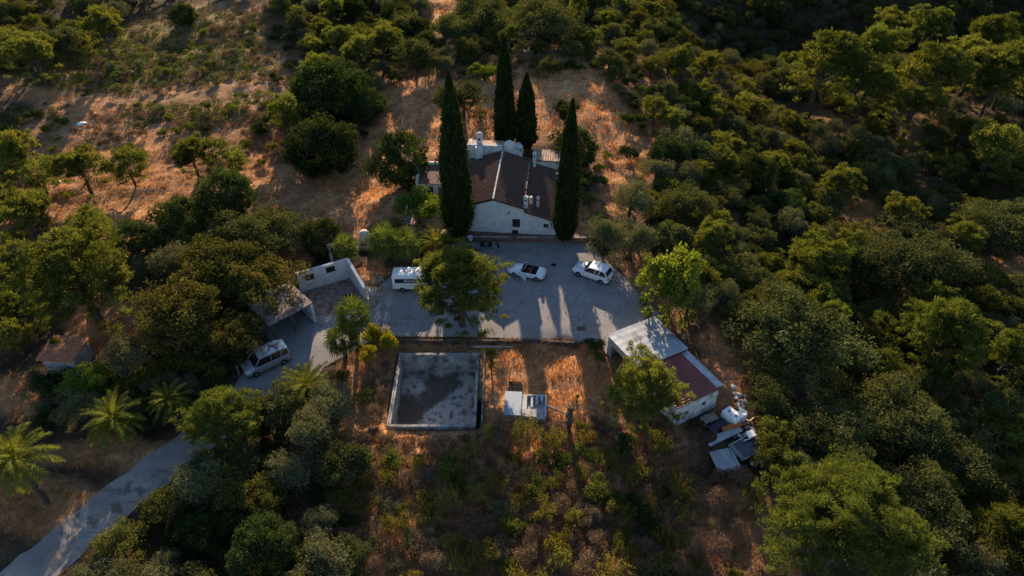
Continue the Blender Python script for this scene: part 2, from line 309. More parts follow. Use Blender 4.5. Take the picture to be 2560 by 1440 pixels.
# colour of the soil and dead grass, as patches on the land (centre and size given as seen, kept in world space)
ZN = [  # px,py,rx,ry, kind (0 orange dry grass, 1 tan earth, 2 greenish grass), weight
 (1450, 250, 190, 95, 0, 1), (1120, 300, 150, 110, 0, .9), (1000, 250, 90, 60, 0, .9), (1560, 420, 75, 100, 0, .85), (880, 480, 120, 80, 0, 1), (780, 500, 90, 60, 1, .6),
 (1340, 900, 170, 80, 0, 1), (1420, 980, 120, 90, 0, 1), (930, 950, 75, 110, 0, .8), (920, 1080, 90, 60, 0, .8), (1060, 1110, 120, 40, 0, .7), (1300, 1110, 100, 50, 0, 1), (1300, 1260, 45, 150, 0, 1),
 (1310, 1400, 60, 60, 0, .8), (1060, 860, 90, 14, 0, .8), (290, 800, 100, 55, 0, .8), (620, 600, 50, 30, 0, .5), (30, 990, 60, 40, 0, .8), (260, 1130, 140, 40, 0, .55), (100, 1270, 130, 60, 0, .7), (230, 1400, 100, 50, 0, .4),
 (1840, 900, 80, 110, 0, .75), (1880, 1020, 40, 50, 0, .5), (1650, 1150, 70, 130, 0, .7), (1760, 1330, 160, 100, 0, .6), (1500, 1050, 50, 90, 0, .8), (1240, 560, 10, 10, 0, .1), (1480, 570, 40, 30, 0, .8), (1610, 690, 40, 60, 0, .8),
 (2140, 540, 60, 80, 0, .8), (2500, 690, 110, 45, 0, .8), (2350, 560, 60, 30, 0, .5), (2330, 1080, 60, 50, 0, .5), (2520, 1230, 60, 80, 0, .5), (2250, 300, 200, 60, 0, .35),
 (640, 210, 170, 60, 1, 1), (420, 260, 260, 60, 1, 1), (240, 330, 200, 60, 1, .9), (300, 480, 220, 90, 0, .75), (650, 440, 90, 60, 0, .8), (120, 210, 120, 40, 1, .6), (700, 150, 60, 60, 1, .7), (560, 60, 160, 50, 1, .6),
 (1105, 15, 60, 55, 0, .9), (300, 590, 70, 60, 0, .9), (30, 580, 60, 30, 0, .8), (930, 690, 50, 22, 0, .8), (1100, 560, 30, 20, 1, .5), (720, 660, 50, 30, 0, .8), (1480, 160, 90, 30, 0, .6), (830, 220, 60, 30, 1, .3), (500, 700, 60, 60, 0, .3),
 (330, 130, 170, 60, 2, .9), (500, 110, 200, 70, 2, .85), (250, 200, 150, 30, 2, .8), (480, 285, 140, 30, 2, .5), (1130, 1230, 280, 160, 0, .85), (1450, 1230, 140, 160, 0, .8), (960, 1330, 150, 120, 0, .75), (1500, 1380, 150, 80, 0, .5), (1330, 930, 150, 110, 0, 1), (1330, 240, 120, 60, 0, 1), (1180, 360, 60, 60, 0, .9), (940, 330, 80, 90, 0, .8), (1660, 330, 40, 60, 0, .5), (180, 250, 100, 50, 0, .6), (330, 400, 200, 60, 0, .7), (620, 330, 90, 40, 0, .5), (2420, 1010, 60, 60, 0, .3), (1700, 760, 80, 60, 0, .3)]
def zones(x, y, z):
    px, py = PX(x, y, z); a = [np.zeros(np.shape(px)) for _ in range(3)]
    wx = (vnoise(x * 0.45, y * 0.45, 5) - .5) * 60; wy = (vnoise(x * 0.45, y * 0.45, 6) - .5) * 40
    for cx, cy, rx, ry, k, wt in ZN:
        e = ((px + wx - cx) / rx) ** 2 + ((py + wy - cy) / ry) ** 2
        a[k] = np.maximum(a[k], wt * np.clip(1.5 - e * 0.75, 0, 1))
    return a
def axis(segs):
    o = []
    for a, b, s in segs: o += list(np.arange(a, b, s))
    return np.array(o + [segs[-1][1]])
def geo(a, b, n): return list(a + (b - a) * (np.linspace(0, 1, n) ** 2.2))
xs = np.array(sorted([-125 - (v - 125) for v in geo(125, 2500, 22)[1:]]) + list(axis([(-125, -45, .85), (-45, 26, .45), (26, 125, .85)])) + geo(125, 2500, 22)[1:])
ys = np.array(sorted([12 - v for v in geo(0, 600, 12)[1:]]) + list(axis([(12, 30, .55), (30, 84, .45), (84, 205, .85)])) + geo(205, 3500, 26)[1:])
X, Y = np.meshgrid(xs, ys); Z = base(X, Y)
far = ss(125, 300, np.abs(X)) + ss(205, 330, Y)
Z = np.where(far > 0, Z * (1 - np.clip(far, 0, 1)) + np.clip(far, 0, 1) * (-4 + 6 * vnoise(X * .01, Y * .01, 3)), Z)
a0, a1, a2 = zones(X, Y, Z)
flat = built(X, Y)
onlot = inpoly(X, Y, LOT) | (road_d(X, Y) < 1.8)
mic = (vnoise(X * .9, Y * .9, 11) - .5) * .35 + (vnoise(X * 2.1, Y * 2.1, 12) - .5) * .22 + (vnoise(X * .3, Y * .3, 13) - .5) * .7
Z = Z + np.where(flat, 0, mic * ss(0, 2.5, road_d(X, Y) - 1.8)) + np.where(onlot, -0.09, 0)
inp = inpoly(X, Y, [(-10.9, 38.3), (-3.0, 38.3), (-3.4, 47.3), (-10.9, 47.3)])
Z = np.where(inp, -4.2, Z)
n1 = vnoise(X * .7, Y * .7, 21)[..., None]; n2 = vnoise(X * .25, Y * .25, 22)[..., None]; n3 = vnoise(X * 1.7, Y * 1.7, 23)[..., None]
ca = np.array([0.055, 0.037, 0.023]) * (0.6 + .8 * n1)
c0 = np.array([0.53, 0.255, 0.110]) * (0.62 + .6 * n1) * (0.85 + .3 * n3) + np.array([0.05, .045, .03]) * n2
c1 = np.array([0.42, 0.230, 0.120]) * (0.5 + .8 * n1) * (0.8 + .4 * n3)
c2 = np.array([0.165, 0.145, 0.045]) * (0.5 + .8 * n1)
ccol = ca
for a, c in ((a1, c1), (a2, c2), (a0, c0)):
    a = np.clip(a, 0, 1)[..., None] * (0.7 + .3 * n3); ccol = ccol * (1 - a) + c * a
ny, nx = X.shape
vco = np.stack([X, Y, Z], -1).reshape(-1, 3)
ii = np.arange(ny * nx).reshape(ny, nx)
fq = np.stack([ii[:-1, :-1], ii[:-1, 1:], ii[1:, 1:], ii[1:, :-1]], -1).reshape(-1, 4)
def np_mesh(name, v, f, mats, tint=None, col=None, mi=None, smooth=False):
    me = bpy.data.meshes.new(name); v = np.asarray(v, np.float32); f = np.asarray(f, np.int32); k = f.shape[1]
    me.vertices.add(len(v)); me.vertices.foreach_set('co', v.ravel())
    me.loops.add(f.size); me.loops.foreach_set('vertex_index', f.ravel())
    me.polygons.add(len(f)); me.polygons.foreach_set('loop_start', np.arange(0, f.size, k, dtype=np.int32))
    for m in mats: me.materials.append(m)
    if mi is not None: me.polygons.foreach_set('material_index', np.asarray(mi, np.int32))
    if smooth: me.polygons.foreach_set('use_smooth', np.ones(len(f), bool))
    me.update(calc_edges=True)
    if tint is not None:
        at = me.attributes.new('tint', 'FLOAT', 'POINT'); at.data.foreach_set('value', np.asarray(tint, np.float32))
    if col is not None:
        at = me.attributes.new('soil', 'FLOAT_COLOR', 'POINT'); at.data.foreach_set('color', np.asarray(col, np.float32).ravel())
    return me
gm, n, l, b = nodes('hillside_soil')
at = n.new('ShaderNodeAttribute'); at.attribute_name = 'soil'; tc = n.new('ShaderNodeTexCoord')
tx = n.new('ShaderNodeTexNoise'); tx.inputs['Scale'].default_value = 2.2; tx.inputs['Detail'].default_value = 9; tx.inputs['Roughness'].default_value = 0.7; l.new(tc.outputs['Object'], tx.inputs['Vector'])
mr = n.new('ShaderNodeMapRange'); mr.inputs[1].default_value = .3; mr.inputs[2].default_value = .7; mr.inputs[3].default_value = .45; mr.inputs[4].default_value = 1.5; l.new(tx.outputs['Fac'], mr.inputs[0])
vm = n.new('ShaderNodeVectorMath'); vm.operation = 'SCALE'; l.new(at.outputs['Color'], vm.inputs[0]); l.new(mr.outputs[0], vm.inputs['Scale']); l.new(vm.outputs[0], b.inputs['Base Color'])
b.inputs['Roughness'].default_value = .95; b.inputs['Specular IOR Level'].default_value = .1
bp = n.new('ShaderNodeBump'); bp.inputs['Strength'].default_value = .9; bp.inputs['Distance'].default_value = .22
t2 = n.new('ShaderNodeTexNoise'); t2.inputs['Scale'].default_value = 3.0; t2.inputs['Detail'].default_value = 7; t2.inputs['Roughness'].default_value = .7; l.new(tc.outputs['Object'], t2.inputs['Vector'])
l.new(t2.outputs['Fac'], bp.inputs['Height']); l.new(bp.outputs['Normal'], b.inputs['Normal'])
col4 = np.concatenate([np.clip(ccol, 0, 1), np.ones((ny, nx, 1))], -1).reshape(-1, 4)
g = link('ground', np_mesh('ground', vco, fq, [gm], col=col4, smooth=True)); tag(g, kind='structure')
def sheet(name, poly, dz, mat, step=1.0):
    bm = bmesh.new(); bm.faces.new([bm.verts.new((p[0], p[1], 0)) for p in poly])
    xx = [p[0] for p in poly]; yy = [p[1] for p in poly]
    for a in np.arange(min(xx) + step / 2, max(xx), step): bmesh.ops.bisect_plane(bm, geom=bm.verts[:] + bm.edges[:] + bm.faces[:], plane_co=(a, 0, 0), plane_no=(1, 0, 0))
    for a in np.arange(min(yy) + step / 2, max(yy), step): bmesh.ops.bisect_plane(bm, geom=bm.verts[:] + bm.edges[:] + bm.faces[:], plane_co=(0, a, 0), plane_no=(0, 1, 0))
    for v in bm.verts: v.co.z = float(base(v.co.x, v.co.y)) + dz
    for f in bm.faces:
        f.smooth = True
        if f.normal.z < 0: f.normal_flip()
    bmesh.ops.recalc_face_normals(bm, faces=bm.faces)
    if sum(f.normal.z for f in bm.faces) < 0: bmesh.ops.reverse_faces(bm, faces=bm.faces)
    me = bpy.data.meshes.new(name); bm.to_mesh(me); bm.free(); me.materials.append(mat); return tag(link(name, me), kind='structure')
# the yard: keep it flat at z=0 where the land steps down beside it
_b = base
sheet('parking_lot', [(x, y) for x, y in LOT], 0.02, M['asphalt'])
rb = MB(); L = []; Rt = []
for i in range(len(ROADC) * 3 - 2):
    t = i / 3; k = min(int(t), len(ROADC) - 2); u = t - k
    x = ROADC[k][0] * (1 - u) + ROADC[k + 1][0] * u; y = ROADC[k][1] * (1 - u) + ROADC[k + 1][1] * u
    dx = ROADC[k + 1][0] - ROADC[k][0]; dy = ROADC[k + 1][1] - ROADC[k][1]; q = math.hypot(dx, dy); nxx, nyy = -dy / q, dx / q
    for m, sgn in enumerate((-1.85, -.92, 0, .92, 1.85)):
        wob = sgn * (1 + .07 * math.sin(i * 1.7 + m) + .04 * math.sin(i * 3.1 + 2 * m))
        L.append((x + nxx * wob, y + nyy * wob, float(base(x + nxx * sgn, y + nyy * sgn)) + .026))
fs = []
for i in range(len(L) // 5 - 1):
    for m in range(4): fs.append((i * 5 + m, (i + 1) * 5 + m, (i + 1) * 5 + m + 1, i * 5 + m + 1))
rb.add(L, fs); o = rb.build('driveway_road', M['road'], smooth=True); tag(o, kind='structure')
if o.data.polygons[0].normal.z < 0: o.data.flip_normals()
# ------------------------------------------------------------ dry grass and low scrub (uncountable)
def scatter(n, x0=-150, x1=2710, y0=-40, y1=1560, seed=1):
    r = np.random.default_rng(seed); px = r.uniform(x0, x1, n); py = y0 + (y1 - y0) * r.uniform(0, 1, n)
    x, y, z = Rr(px, py, 0, 40); k = ~built(x, y, -.45); return x[k], y[k], z[k]
def relief(x, y): return (vnoise(x * .9, y * .9, 11) - .5) * .35 + (vnoise(x * 2.1, y * 2.1, 12) - .5) * .22 + (vnoise(x * .3, y * .3, 13) - .5) * .7
def grass(n, seed):
    x, y, z = scatter(n, seed=seed); q = zones(x, y, z); r = np.random.default_rng(seed + 50)
    wgt = np.maximum(q[0], .55 * q[1]); wgt = np.maximum(wgt, .6 * q[2]); k = r.uniform(0, 1, len(x)) < wgt * (0.25 + .9 * vnoise(x * .6, y * .6, 31)) + .02
    x, y, z, o0 = x[k], y[k], z[k] + relief(x[k], y[k]), q[0][k]; N = len(x); B = 5
    d = depth_of(x, y, z); sc = np.clip(d / 70, .7, 1.7)
    vv = []; tt = []
    for j in range(B):
        an = r.uniform(0, 2 * PI, N); h = r.uniform(.12, .34, N) * (.6 + .8 * o0) ; le = r.uniform(.05, .35, N); ox = r.normal(0, .16, N) * sc; oy = r.normal(0, .16, N) * sc
        wd = .035 * sc; cx, cy = np.cos(an), np.sin(an)
        p0 = np.stack([x + ox - cy * wd, y + oy + cx * wd, z - .08], -1); p1 = np.stack([x + ox + cy * wd, y + oy - cx * wd, z - .08], -1)
        p2 = np.stack([x + ox + cx * le, y + oy + cy * le, z + h], -1)
        vv.append(np.stack([p0, p1, p2], 1)); tt.append(np.repeat(r.uniform(0, 1, N), 3).reshape(N, 3))
    v = np.concatenate(vv).reshape(-1, 3); t = np.concatenate(tt).ravel(); f = np.arange(len(v)).reshape(-1, 3)
    return v, f, t
v, f, t = grass(110000, 3)
g = link('dry_grass', np_mesh('dry_grass', v, f, [M['drygrass']], tint=t)); tag(g, 'orange and straw coloured dry grass tufts over the hillside', 'dry grass', kind='stuff')
def scrub(n, kpx, mat, name, label, cat, rr=(.25, .6), leaves=46, seed=1, lsz=.16, box=(-150, 2710, -40, 1560)):
    x, y, z = scatter(n, *box, seed=seed); px, py = PX(x, y, z); r = np.random.default_rng(seed + 9)
    wgt = np.zeros(len(x))
    for cx, cy, rx, ry, wt in kpx: wgt = np.maximum(wgt, wt * np.clip(1.4 - ((px - cx) / rx) ** 2 - ((py - cy) / ry) ** 2, 0, 1))
    k = r.uniform(0, 1, len(x)) < wgt * (.3 + .9 * vnoise(x * .35, y * .35, seed)); x, y, z = x[k], y[k], z[k] + relief(x[k], y[k])
    N = len(x); rad = r.uniform(*rr, N); an = r.uniform(0, 2 * PI, (N, leaves)); el = np.arcsin(r.uniform(-.1, 1, (N, leaves))); q = r.uniform(.55, 1, (N, leaves)) * rad[:, None]
    c = np.stack([x[:, None] + q * np.cos(an) * np.cos(el), y[:, None] + q * np.sin(an) * np.cos(el), z[:, None] + q * .8 * np.sin(el)], -1).reshape(-1, 3)
    tint = np.clip(r.uniform(0, 1, (N, 1)) * .6 + r.uniform(0, .4, (N, leaves)), 0, 1).ravel()
    v, f, t = leaves_at(c, lsz, .5, tint, r); return tag(link(name, np_mesh(name, v, f, [mat], tint=t)), label, cat, kind='stuff')
def leaves_at(c, size, asp, tint, r, dirv=None, mixd=0.0):
    N = len(c); d = r.normal(size=(N, 3)); d /= np.linalg.norm(d, axis=1)[:, None]
    if dirv is not None: d = d * (1 - mixd) + dirv * mixd; d /= np.linalg.norm(d, axis=1)[:, None] + 1e-9
    e = r.normal(size=(N, 3)); p = np.cross(d, e); p /= np.linalg.norm(p, axis=1)[:, None] + 1e-9
    s = (size * r.uniform(.65, 1.35, N))[:, None]
    a = c - d * s * .5; b = c + p * s * .5 * asp; cc = c + d * s * .5; dd = c - p * s * .5 * asp
    v = np.stack([a, b, cc, dd], 1).reshape(-1, 3); f = np.arange(4 * N).reshape(N, 4)
    return v, f, np.repeat(tint, 4)
GREY = [(1500, 60, 0, 0, 0), (690, 100, 130, 90, .8), (1250, 140, 120, 50, .8), (540, 300, 180, 35, .9), (520, 110, 200, 60, .8), (400, 330, 200, 60, .5), (700, 330, 120, 50, .6), (260, 330, 60, 40, .6), (1700, 260, 160, 120, .4), (2180, 320, 220, 120, .5), (1450, 1080, 100, 50, .8),
        (1100, 1250, 280, 200, .5), (1450, 1300, 200, 180, .6), (850, 1250, 120, 120, .6), (1700, 1200, 120, 160, .5), (1000, 960, 80, 130, .4), (1780, 1350, 160, 100, .5), (2400, 1150, 150, 150, .3), (1900, 1000, 60, 60, .4), (560, 60, 200, 50, .4)]
scrub(24000, GREY, M['greyscrub'], 'dry_scrub', 'low brownish grey dried scrub spread over the slopes', 'dry scrub', (.25, .6), 34, 61)
GRN = [(380, 160, 240, 80, .8), (560, 120, 140, 60, .7), (250, 200, 140, 30, .9), (450, 285, 170, 25, .6), (1150, 1300, 300, 160, .2), (1500, 1250, 150, 150, .15), (1900, 250, 300, 150, .5), (1450, 150, 250, 60, .5), (2200, 900, 300, 400, .35), (400, 1000, 400, 120, .3), (650, 1250, 300, 180, .4), (160, 130, 160, 90, .3)]
scrub(24000, GRN, M['greenscrub'], 'green_scrub', 'low yellow green scrub spread over the meadow and slopes', 'green scrub', (.25, .6), 34, 62)

TL = (0, 960, -30, 440)
scrub(5200, [(200, 300, 1, 1, 0), (420, 120, 330, 90, .8), (640, 90, 180, 80, 1), (700, 170, 80, 60, .9), (520, 295, 260, 30, 1), (720, 330, 110, 70, 1), (260, 340, 60, 30, .9), (240, 200, 160, 30, .5), (860, 300, 80, 60, .8)], M['greyscrub'], 'dry_scrub', 'low rounded grey brown scrub covering the upper left meadow', 'dry scrub', (.35, 1.0), 60, 71, .2, TL)
scrub(5200, [(350, 150, 330, 80, 1), (230, 205, 170, 30, 1), (560, 80, 200, 70, .7), (430, 285, 170, 28, .9), (640, 250, 120, 25, .7), (90, 290, 60, 30, .7), (830, 330, 90, 60, .6)], M['greenscrub'], 'green_scrub', 'low yellow green scrub banding the upper left meadow', 'green scrub', (.35, .9), 60, 72, .2, TL)
scrub(3000, [(1250, 145, 160, 45, 1), (1400, 130, 120, 40, .9), (1700, 250, 160, 120, .6)], M['greyscrub'], 'dry_scrub', 'low grey brown scrub on the rim behind the clearing', 'dry scrub', (.35, 1.0), 60, 73, .2, (1050, 1900, 60, 340))
scrub(3000, [(1100, 1250, 300, 180, .5), (1450, 1280, 200, 180, .55), (1650, 1250, 120, 180, .7), (850, 1250, 120, 150, .6), (1440, 1090, 110, 40, 1), (960, 1000, 80, 100, .5)], M['greyscrub'], 'dry_scrub', 'dry brownish brush tangled over the slope below the pool', 'dry scrub', (.25, .7), 60, 74, .15, (780, 1800, 1040, 1500))

def edge_litter():
    r = np.random.default_rng(88); pts = []
    n_ = len(LOT)
    for i in range(n_):
        a = np.array(LOT[i]); b = np.array(LOT[(i + 1) % n_]); L_ = np.linalg.norm(b - a); k = int(L_ * 55); t = r.uniform(0, 1, k)[:, None]; nrm = np.array([-(b - a)[1], (b - a)[0]]) / L_
        pts.append(a + (b - a) * t + nrm * (np.abs(r.normal(0, .45, k)) - .1)[:, None] * (1.6 * vnoise(t[:, 0] * L_ * .8 + i * 9, t[:, 0] * 0, 4))[:, None])
    p = np.concatenate(pts); k = np.array([not inpoly(np.array([q[0]]), np.array([q[1]]), HOUSEP)[0] for q in p]); p = p[k]
    q = r.uniform(0, 1, (900, 2)) * np.array([42, 24]) + np.array([-26, 41]); q = q[inpoly(q[:, 0], q[:, 1], LOT)]; p = np.concatenate([p, q])
    c = np.stack([p[:, 0], p[:, 1], base(p[:, 0], p[:, 1]) + .05], -1); v, f, t = leaves_at(c, .16, .6, r.uniform(0, 1, len(c)), r); v[:, 2] = np.maximum(v[:, 2], .028 + np.repeat(c[:, 2] - .05, 4))
    tag(link('leaf_litter', np_mesh('leaf_litter', v, f, [M['greyscrub']], tint=t)), 'brown leaf litter blown along the edges of the yard', 'leaf litter', kind='stuff')
edge_litter()
# ------------------------------------------------------------ buildings
def wall_holes(mb, L, H, T, holes, M4, mi=0, top=None):
    """wall from x 0..L, thickness T in +y, z 0..H (or top(x)), rectangular holes (x0,x1,z0,z1)"""
    xs_ = sorted({0, L, *[h[0] for h in holes], *[h[1] for h in holes]})
    tz = top or (lambda x: H)
    for a, b in zip(xs_[:-1], xs_[1:]):
        hs = sorted([(h[2], h[3]) for h in holes if h[0] <= a + 1e-6 and h[1] >= b - 1e-6]); z = 0
        P = [(a, 0), (b, 0), (b, T), (a, T)]; tp = [tz(a), tz(b), tz(b), tz(a)]
        for h in hs:
            if h[0] > z + 1e-4: mb.prism(P, z, h[0], mi, M4)
            z = h[1]
        mb.prism(P, z, tp, mi, M4)
def tile_roof(name, mat, Lx, Ly, z0, z1, parent, M4, th=.09, pitch=.30, amp=.06, nsub=6, seed=0):
    """slope along local x from z0 (x=0) to z1 (x=Lx); tile rows run down the slope, repeated along y"""
    r = np.random.default_rng(seed); nyy = int(Ly / pitch * 6); nxx = max(4, int(Lx / .38)); v = []; f = []
    jit = r.normal(0, .012, (nxx + 1, int(Ly / pitch) + 2))
    for i in range(nxx + 1):
        for j in range(nyy + 1):
            x = Lx * i / nxx; y = Ly * j / nyy; k = int(y / pitch); z = z0 + (z1 - z0) * i / nxx + amp * abs(math.sin(PI * y / pitch)) * 2 - amp + jit[i][k]
            z -= .02 * math.sin(x * .9) * math.sin(y * .7); v.append(M4 @ Vector((x, y, z)))
    nt_ = len(v)
    for i in range(nxx):
        for j in range(nyy):
            a = i * (nyy + 1) + j; f.append((a, a + 1, a + nyy + 2, a + nyy + 1))
    mb = MB(); mb.add(v, f)
    mb.prism([(0, 0), (Lx, 0), (Lx, Ly), (0, Ly)], [z0 - th - amp, z1 - th - amp, z1 - th - amp, z0 - th - amp], [z0 - amp - .01, z1 - amp - .01, z1 - amp - .01, z0 - amp - .01], 0, M4)
    me = mb.mesh(name, mat); return link(name, me, parent)
def Mloc(x, y, z=0, rz=0): return Matrix.Translation((x, y, z)) @ Matrix.Rotation(rz, 4, 'Z')
I4 = Matrix.Identity(4)
# --- main house. local x = right, y = back, origin under the front ridge end
H0 = empty('farmhouse', (-2.1, 66.0, 0.5), R(-5), 'white gabled farmhouse with dark mossy tiled roof between the tall cypresses', 'house')
UL, UR, UST, LV = -4.6, 7.2, 3.45, 11.0
RZ = 4.75
def topf(x):
    if x < 0: return RZ + .33 * x - .10
    if x < UST: return RZ - .30 * x - .10
    return RZ - .30 * UST - .38 - .31 * (x - UST) - .10
mb = MB()
holes = [(2.15 - UL, 3.05 - UL, 1.0, 2.15), (5.75 - UL, 6.3 - UL, 1.15, 1.65)]
T = .45
segx = [UL, 0, 2.15, 3.05, UST, 5.75, 6.3, UR]
for a, b_ in zip(segx[:-1], segx[1:]):
    P = [(a, 0), (b_, 0), (b_, T), (a, T)]; ta = topf(a + 1e-4); tb = topf(b_ - 1e-4); z = 0
    for h in holes:
        if h[0] + UL <= a + 1e-6 and h[1] + UL >= b_ - 1e-6:
            mb.prism(P, 0, h[2]); z = h[3]
    mb.prism(P, z, [ta, tb, tb, ta])
mb.box(UL, UL + T, T, LV - .5, 0, topf(UL) - .02); mb.box(UR - T, UR, T, LV - .5, 0, topf(UR) - .02)
mb.prism([(UL, LV - .5), (UR, LV - .5), (UR, LV), (UL, LV)], 0, [topf(UL), topf(UR), topf(UR), topf(UL)])
mb.prism([(UL, LV - .49), (0, LV - .49), (0, LV - .01), (UL, LV - .01)], [topf(UL)] * 4, [topf(UL) + .01, RZ - .1, RZ - .1, topf(UL) + .01])
mb.prism([(0, LV - .49), (UST, LV - .49), (UST, LV - .01), (0, LV - .01)], [topf(UR)] * 4, [RZ - .1, topf(UST - .01), topf(UST - .01), RZ - .1])
mb.build('wall', M['white'], H0)
Ov = .18
rf = tile_roof('roof', M['tile'], UL * -1 + .25, LV + .2, RZ, RZ + .33 * (UL - .25), H0, Mloc(0, LV + .08, 0, PI), seed=1)
rf['label'] = 'left slope of brown clay tiles'
rf2 = tile_roof('roof', M['tile'], UST + .05, LV + .2, RZ, RZ - .30 * (UST + .05), H0, Mloc(0, -.12, 0, 0), seed=2)
rf3 = tile_roof('roof', M['tile'], UR - UST + .28, LV + .2, RZ - .30 * UST - .40, RZ - .30 * UST - .40 - .31 * (UR - UST + .28), H0, Mloc(UST, -.12, 0, 0), seed=3)
rg = MB()
for k in range(28):
    y0 = -.10 + k * .4; rg.tube([(0, y0, RZ + .035), (0, y0 + .39, RZ + .06)], [.11, .10], 8)
rg.build('ridge_cap', M['conc_pale'], H0); rg = MB()
for k in range(24):
    if k % 5 == 3: continue
    y0 = -.05 + k * .44; rg.tube([(UST - .02, y0, RZ - .30 * UST + .02), (UST - .02, y0 + .30, RZ - .30 * UST + .03)], [.085, .08], 6)
rg.build('ridge_cap', M['tile_pale_lit'], H0)
vg = MB()
for (a, b_) in ((UL - .22, 0), (0, UST), (UST, UR + .24)):
    za = (RZ + .33 * a if a < 0 else (RZ - .3 * a if a < UST else RZ - .3 * UST - .4 - .31 * (a - UST))); e = b_ - 1e-3
    zb = (RZ + .33 * e if e < 0 else (RZ - .3 * e if e < UST else RZ - .3 * UST - .4 - .31 * (e - UST)))
    vg.prism([(a, -.16), (b_, -.16), (b_, -.02), (a, -.02)], [za - .2, zb - .2, zb - .2, za - .2], [za - .08, zb - .08, zb - .08, za - .08])
vg.build('verge', M['rust'], H0)
def window(parent, x0, x1, z0, z1, y, fw=.09, mull=True, glassmat=None, fmat='white'):
    w_ = MB(); w_.box(x0 - fw, x1 + fw, y - .05, y + .06, z1, z1 + fw); w_.box(x0 - fw, x1 + fw, y - .09, y + .06, z0 - fw, z0)
    w_.box(x0 - fw, x0, y - .05, y + .06, z0, z1); w_.box(x1, x1 + fw, y - .05, y + .06, z0, z1)
    o = w_.build('window', M[fmat], parent); p_ = MB(); p_.box(x0, x1, y + .12, y + .15, z0, z1); p_.build('pane', M['glass'], o)
    if mull:
        q_ = MB()
        for k in range(1, 4): q_.box(x0 + (x1 - x0) * k / 4 - .012, x0 + (x1 - x0) * k / 4 + .012, y + .02, y + .04, z0, z1)
        for k in (1, 2): q_.box(x0, x1, y + .041, y + .055, z0 + (z1 - z0) * k / 3 - .012, z0 + (z1 - z0) * k / 3 + .012)
        q_.build('window_bars', M['rust'], o)
    return o
window(H0, 2.15, 3.05, 1.0, 2.15, 0, .16); window(H0, 5.75, 6.3, 1.15, 1.65, 0, .03)
mb = MB(); mb.box(1.72, 1.84, -.12, -.002, 2.75, 3.05); mb.box(1.76, 1.80, -.2, -.12, 2.85, 2.9); mb.build('wall_lamp', M['rust'], H0)
mb = MB(); mb.box(.05, .30, -.06, -.002, 3.35, 3.72); mb.tube([(.34, -.05, 3.95), (.34, -.05, 3.2)], .02, 6); mb.build('meter_box', M['white_old'], H0)
def chimney(parent, x, y, z0, h, wx, wy, cap='flat', hole=True):
    c = MB(); c.box(x - wx / 2, x + wx / 2, y - wy / 2, y + wy / 2, z0, z0 + h)
    o = c.build('chimney', M['white'], parent, bevel=.02); k = MB()
    if cap == 'dome':
        k.lathe([(wx * .62, z0 + h), (wx * .64, z0 + h + .12), (wx * .55, z0 + h + .35), (wx * .35, z0 + h + .5), (.02, z0 + h + .56)], 12, 0, Mloc(x, y))
    elif cap == 'round':
        k.tube([(x, y - wy * .5, z0 + h + wx * .0), (x, y + wy * .5, z0 + h)], wx * .56, 12)
    else:
        k.box(x - wx * .62, x + wx * .62, y - wy * .62, y + wy * .62, z0 + h, z0 + h + .08); k.box(x - wx * .3, x + wx * .3, y - wy * .3, y + wy * .3, z0 + h + .08, z0 + h + .22)
    k.build('chimney_cap', M['white'], o)
    if hole:
        d = MB(); d.box(x - wx * .22, x + wx * .22, y - wy / 2 - .012, y - wy / 2 - .003, z0 + h - .42, z0 + h - .16); d.build('smoke_opening', M['dark'], o)
    return o
chimney(H0, 3.62, .75, 3.1, 1.5, .42, .42); chimney(H0, 4.15, 1.9, 2.9, .95, .34, .34, 'round', False); chimney(H0, 4.95, 1.7, 2.8, 1.2, .30, .30)
chimney(H0, 4.0, 10.2, 3.2, 1.75, .36, .5); chimney(H0, 2.2, 11.2, 3.6, 1.6, .45, .45, 'round'); chimney(H0, 7.0, 8.9, 1.9, 1.1, .34, .34, 'flat', False)
# rear cross wing: white parapet, roof coloured pale for sunlight, gable
B0 = MB(); B0.box(-4.6, -.05, LV + .01, LV + .35, 0, 5.35); B0.box(-3.4, -2.45, LV - .6, LV + .006, 0, 5.3); B0.box(0.0, 2.0, LV + .012, LV + .45, 0, 4.9)
B0.box(-4.6, -4.2, LV + .36, LV + 3.0, 0, 4.6)
B0.lathe([(.75, 4.9), (.73, 5.2), (.55, 5.6), (.2, 5.85), (.02, 5.9)], 14, 0, Mloc(.75, LV + .55)); B0.build('rear_wall', M['white'], H0)
chimney(H0, -3.0, LV + .9, 4.2, 1.9, .7, .6, 'dome')
r4 = tile_roof('roof', M['tile_pale_lit'], 2.9, 4.55, 5.1, 4.3, H0, Mloc(-.1, LV + .37, 0, R(90)), seed=4); r4['label'] = 'rear wing tiles with sunlight put into their pale colour'
r5 = tile_roof('roof', M['tile_pale_lit'], 3.0, UR - 3.7, 3.5, 3.42, H0, Mloc(UR, LV + .12, 0, R(90)), seed=5); r5['label'] = 'low tiled lean-to roof at the rear right corner, coloured pale for sunlight'
mb = MB(); mb.box(UR + .01, UR + .16, LV + .1, LV + 3.2, 0, 3.62); mb.box(3.55, UR, LV + .13, LV + .3, 0, 3.3); mb.build('rear_wall', M['white'], H0)
# dish
dsh = MB(); dsh.lathe([(.02, 0), (.25, .03), (.42, .1), (.43, .115), (.25, .045), (.02, .02)], 14, 0, Matrix.Translation((1.9, LV + .3, 5.35)) @ Matrix.Rotation(R(60), 4, 'X')); dsh.tube([(1.9, LV + .3, 4.85), (1.9, LV + .32, 5.4)], .03, 6)
dsh.build('satellite_dish', M['grey_metal'], H0)
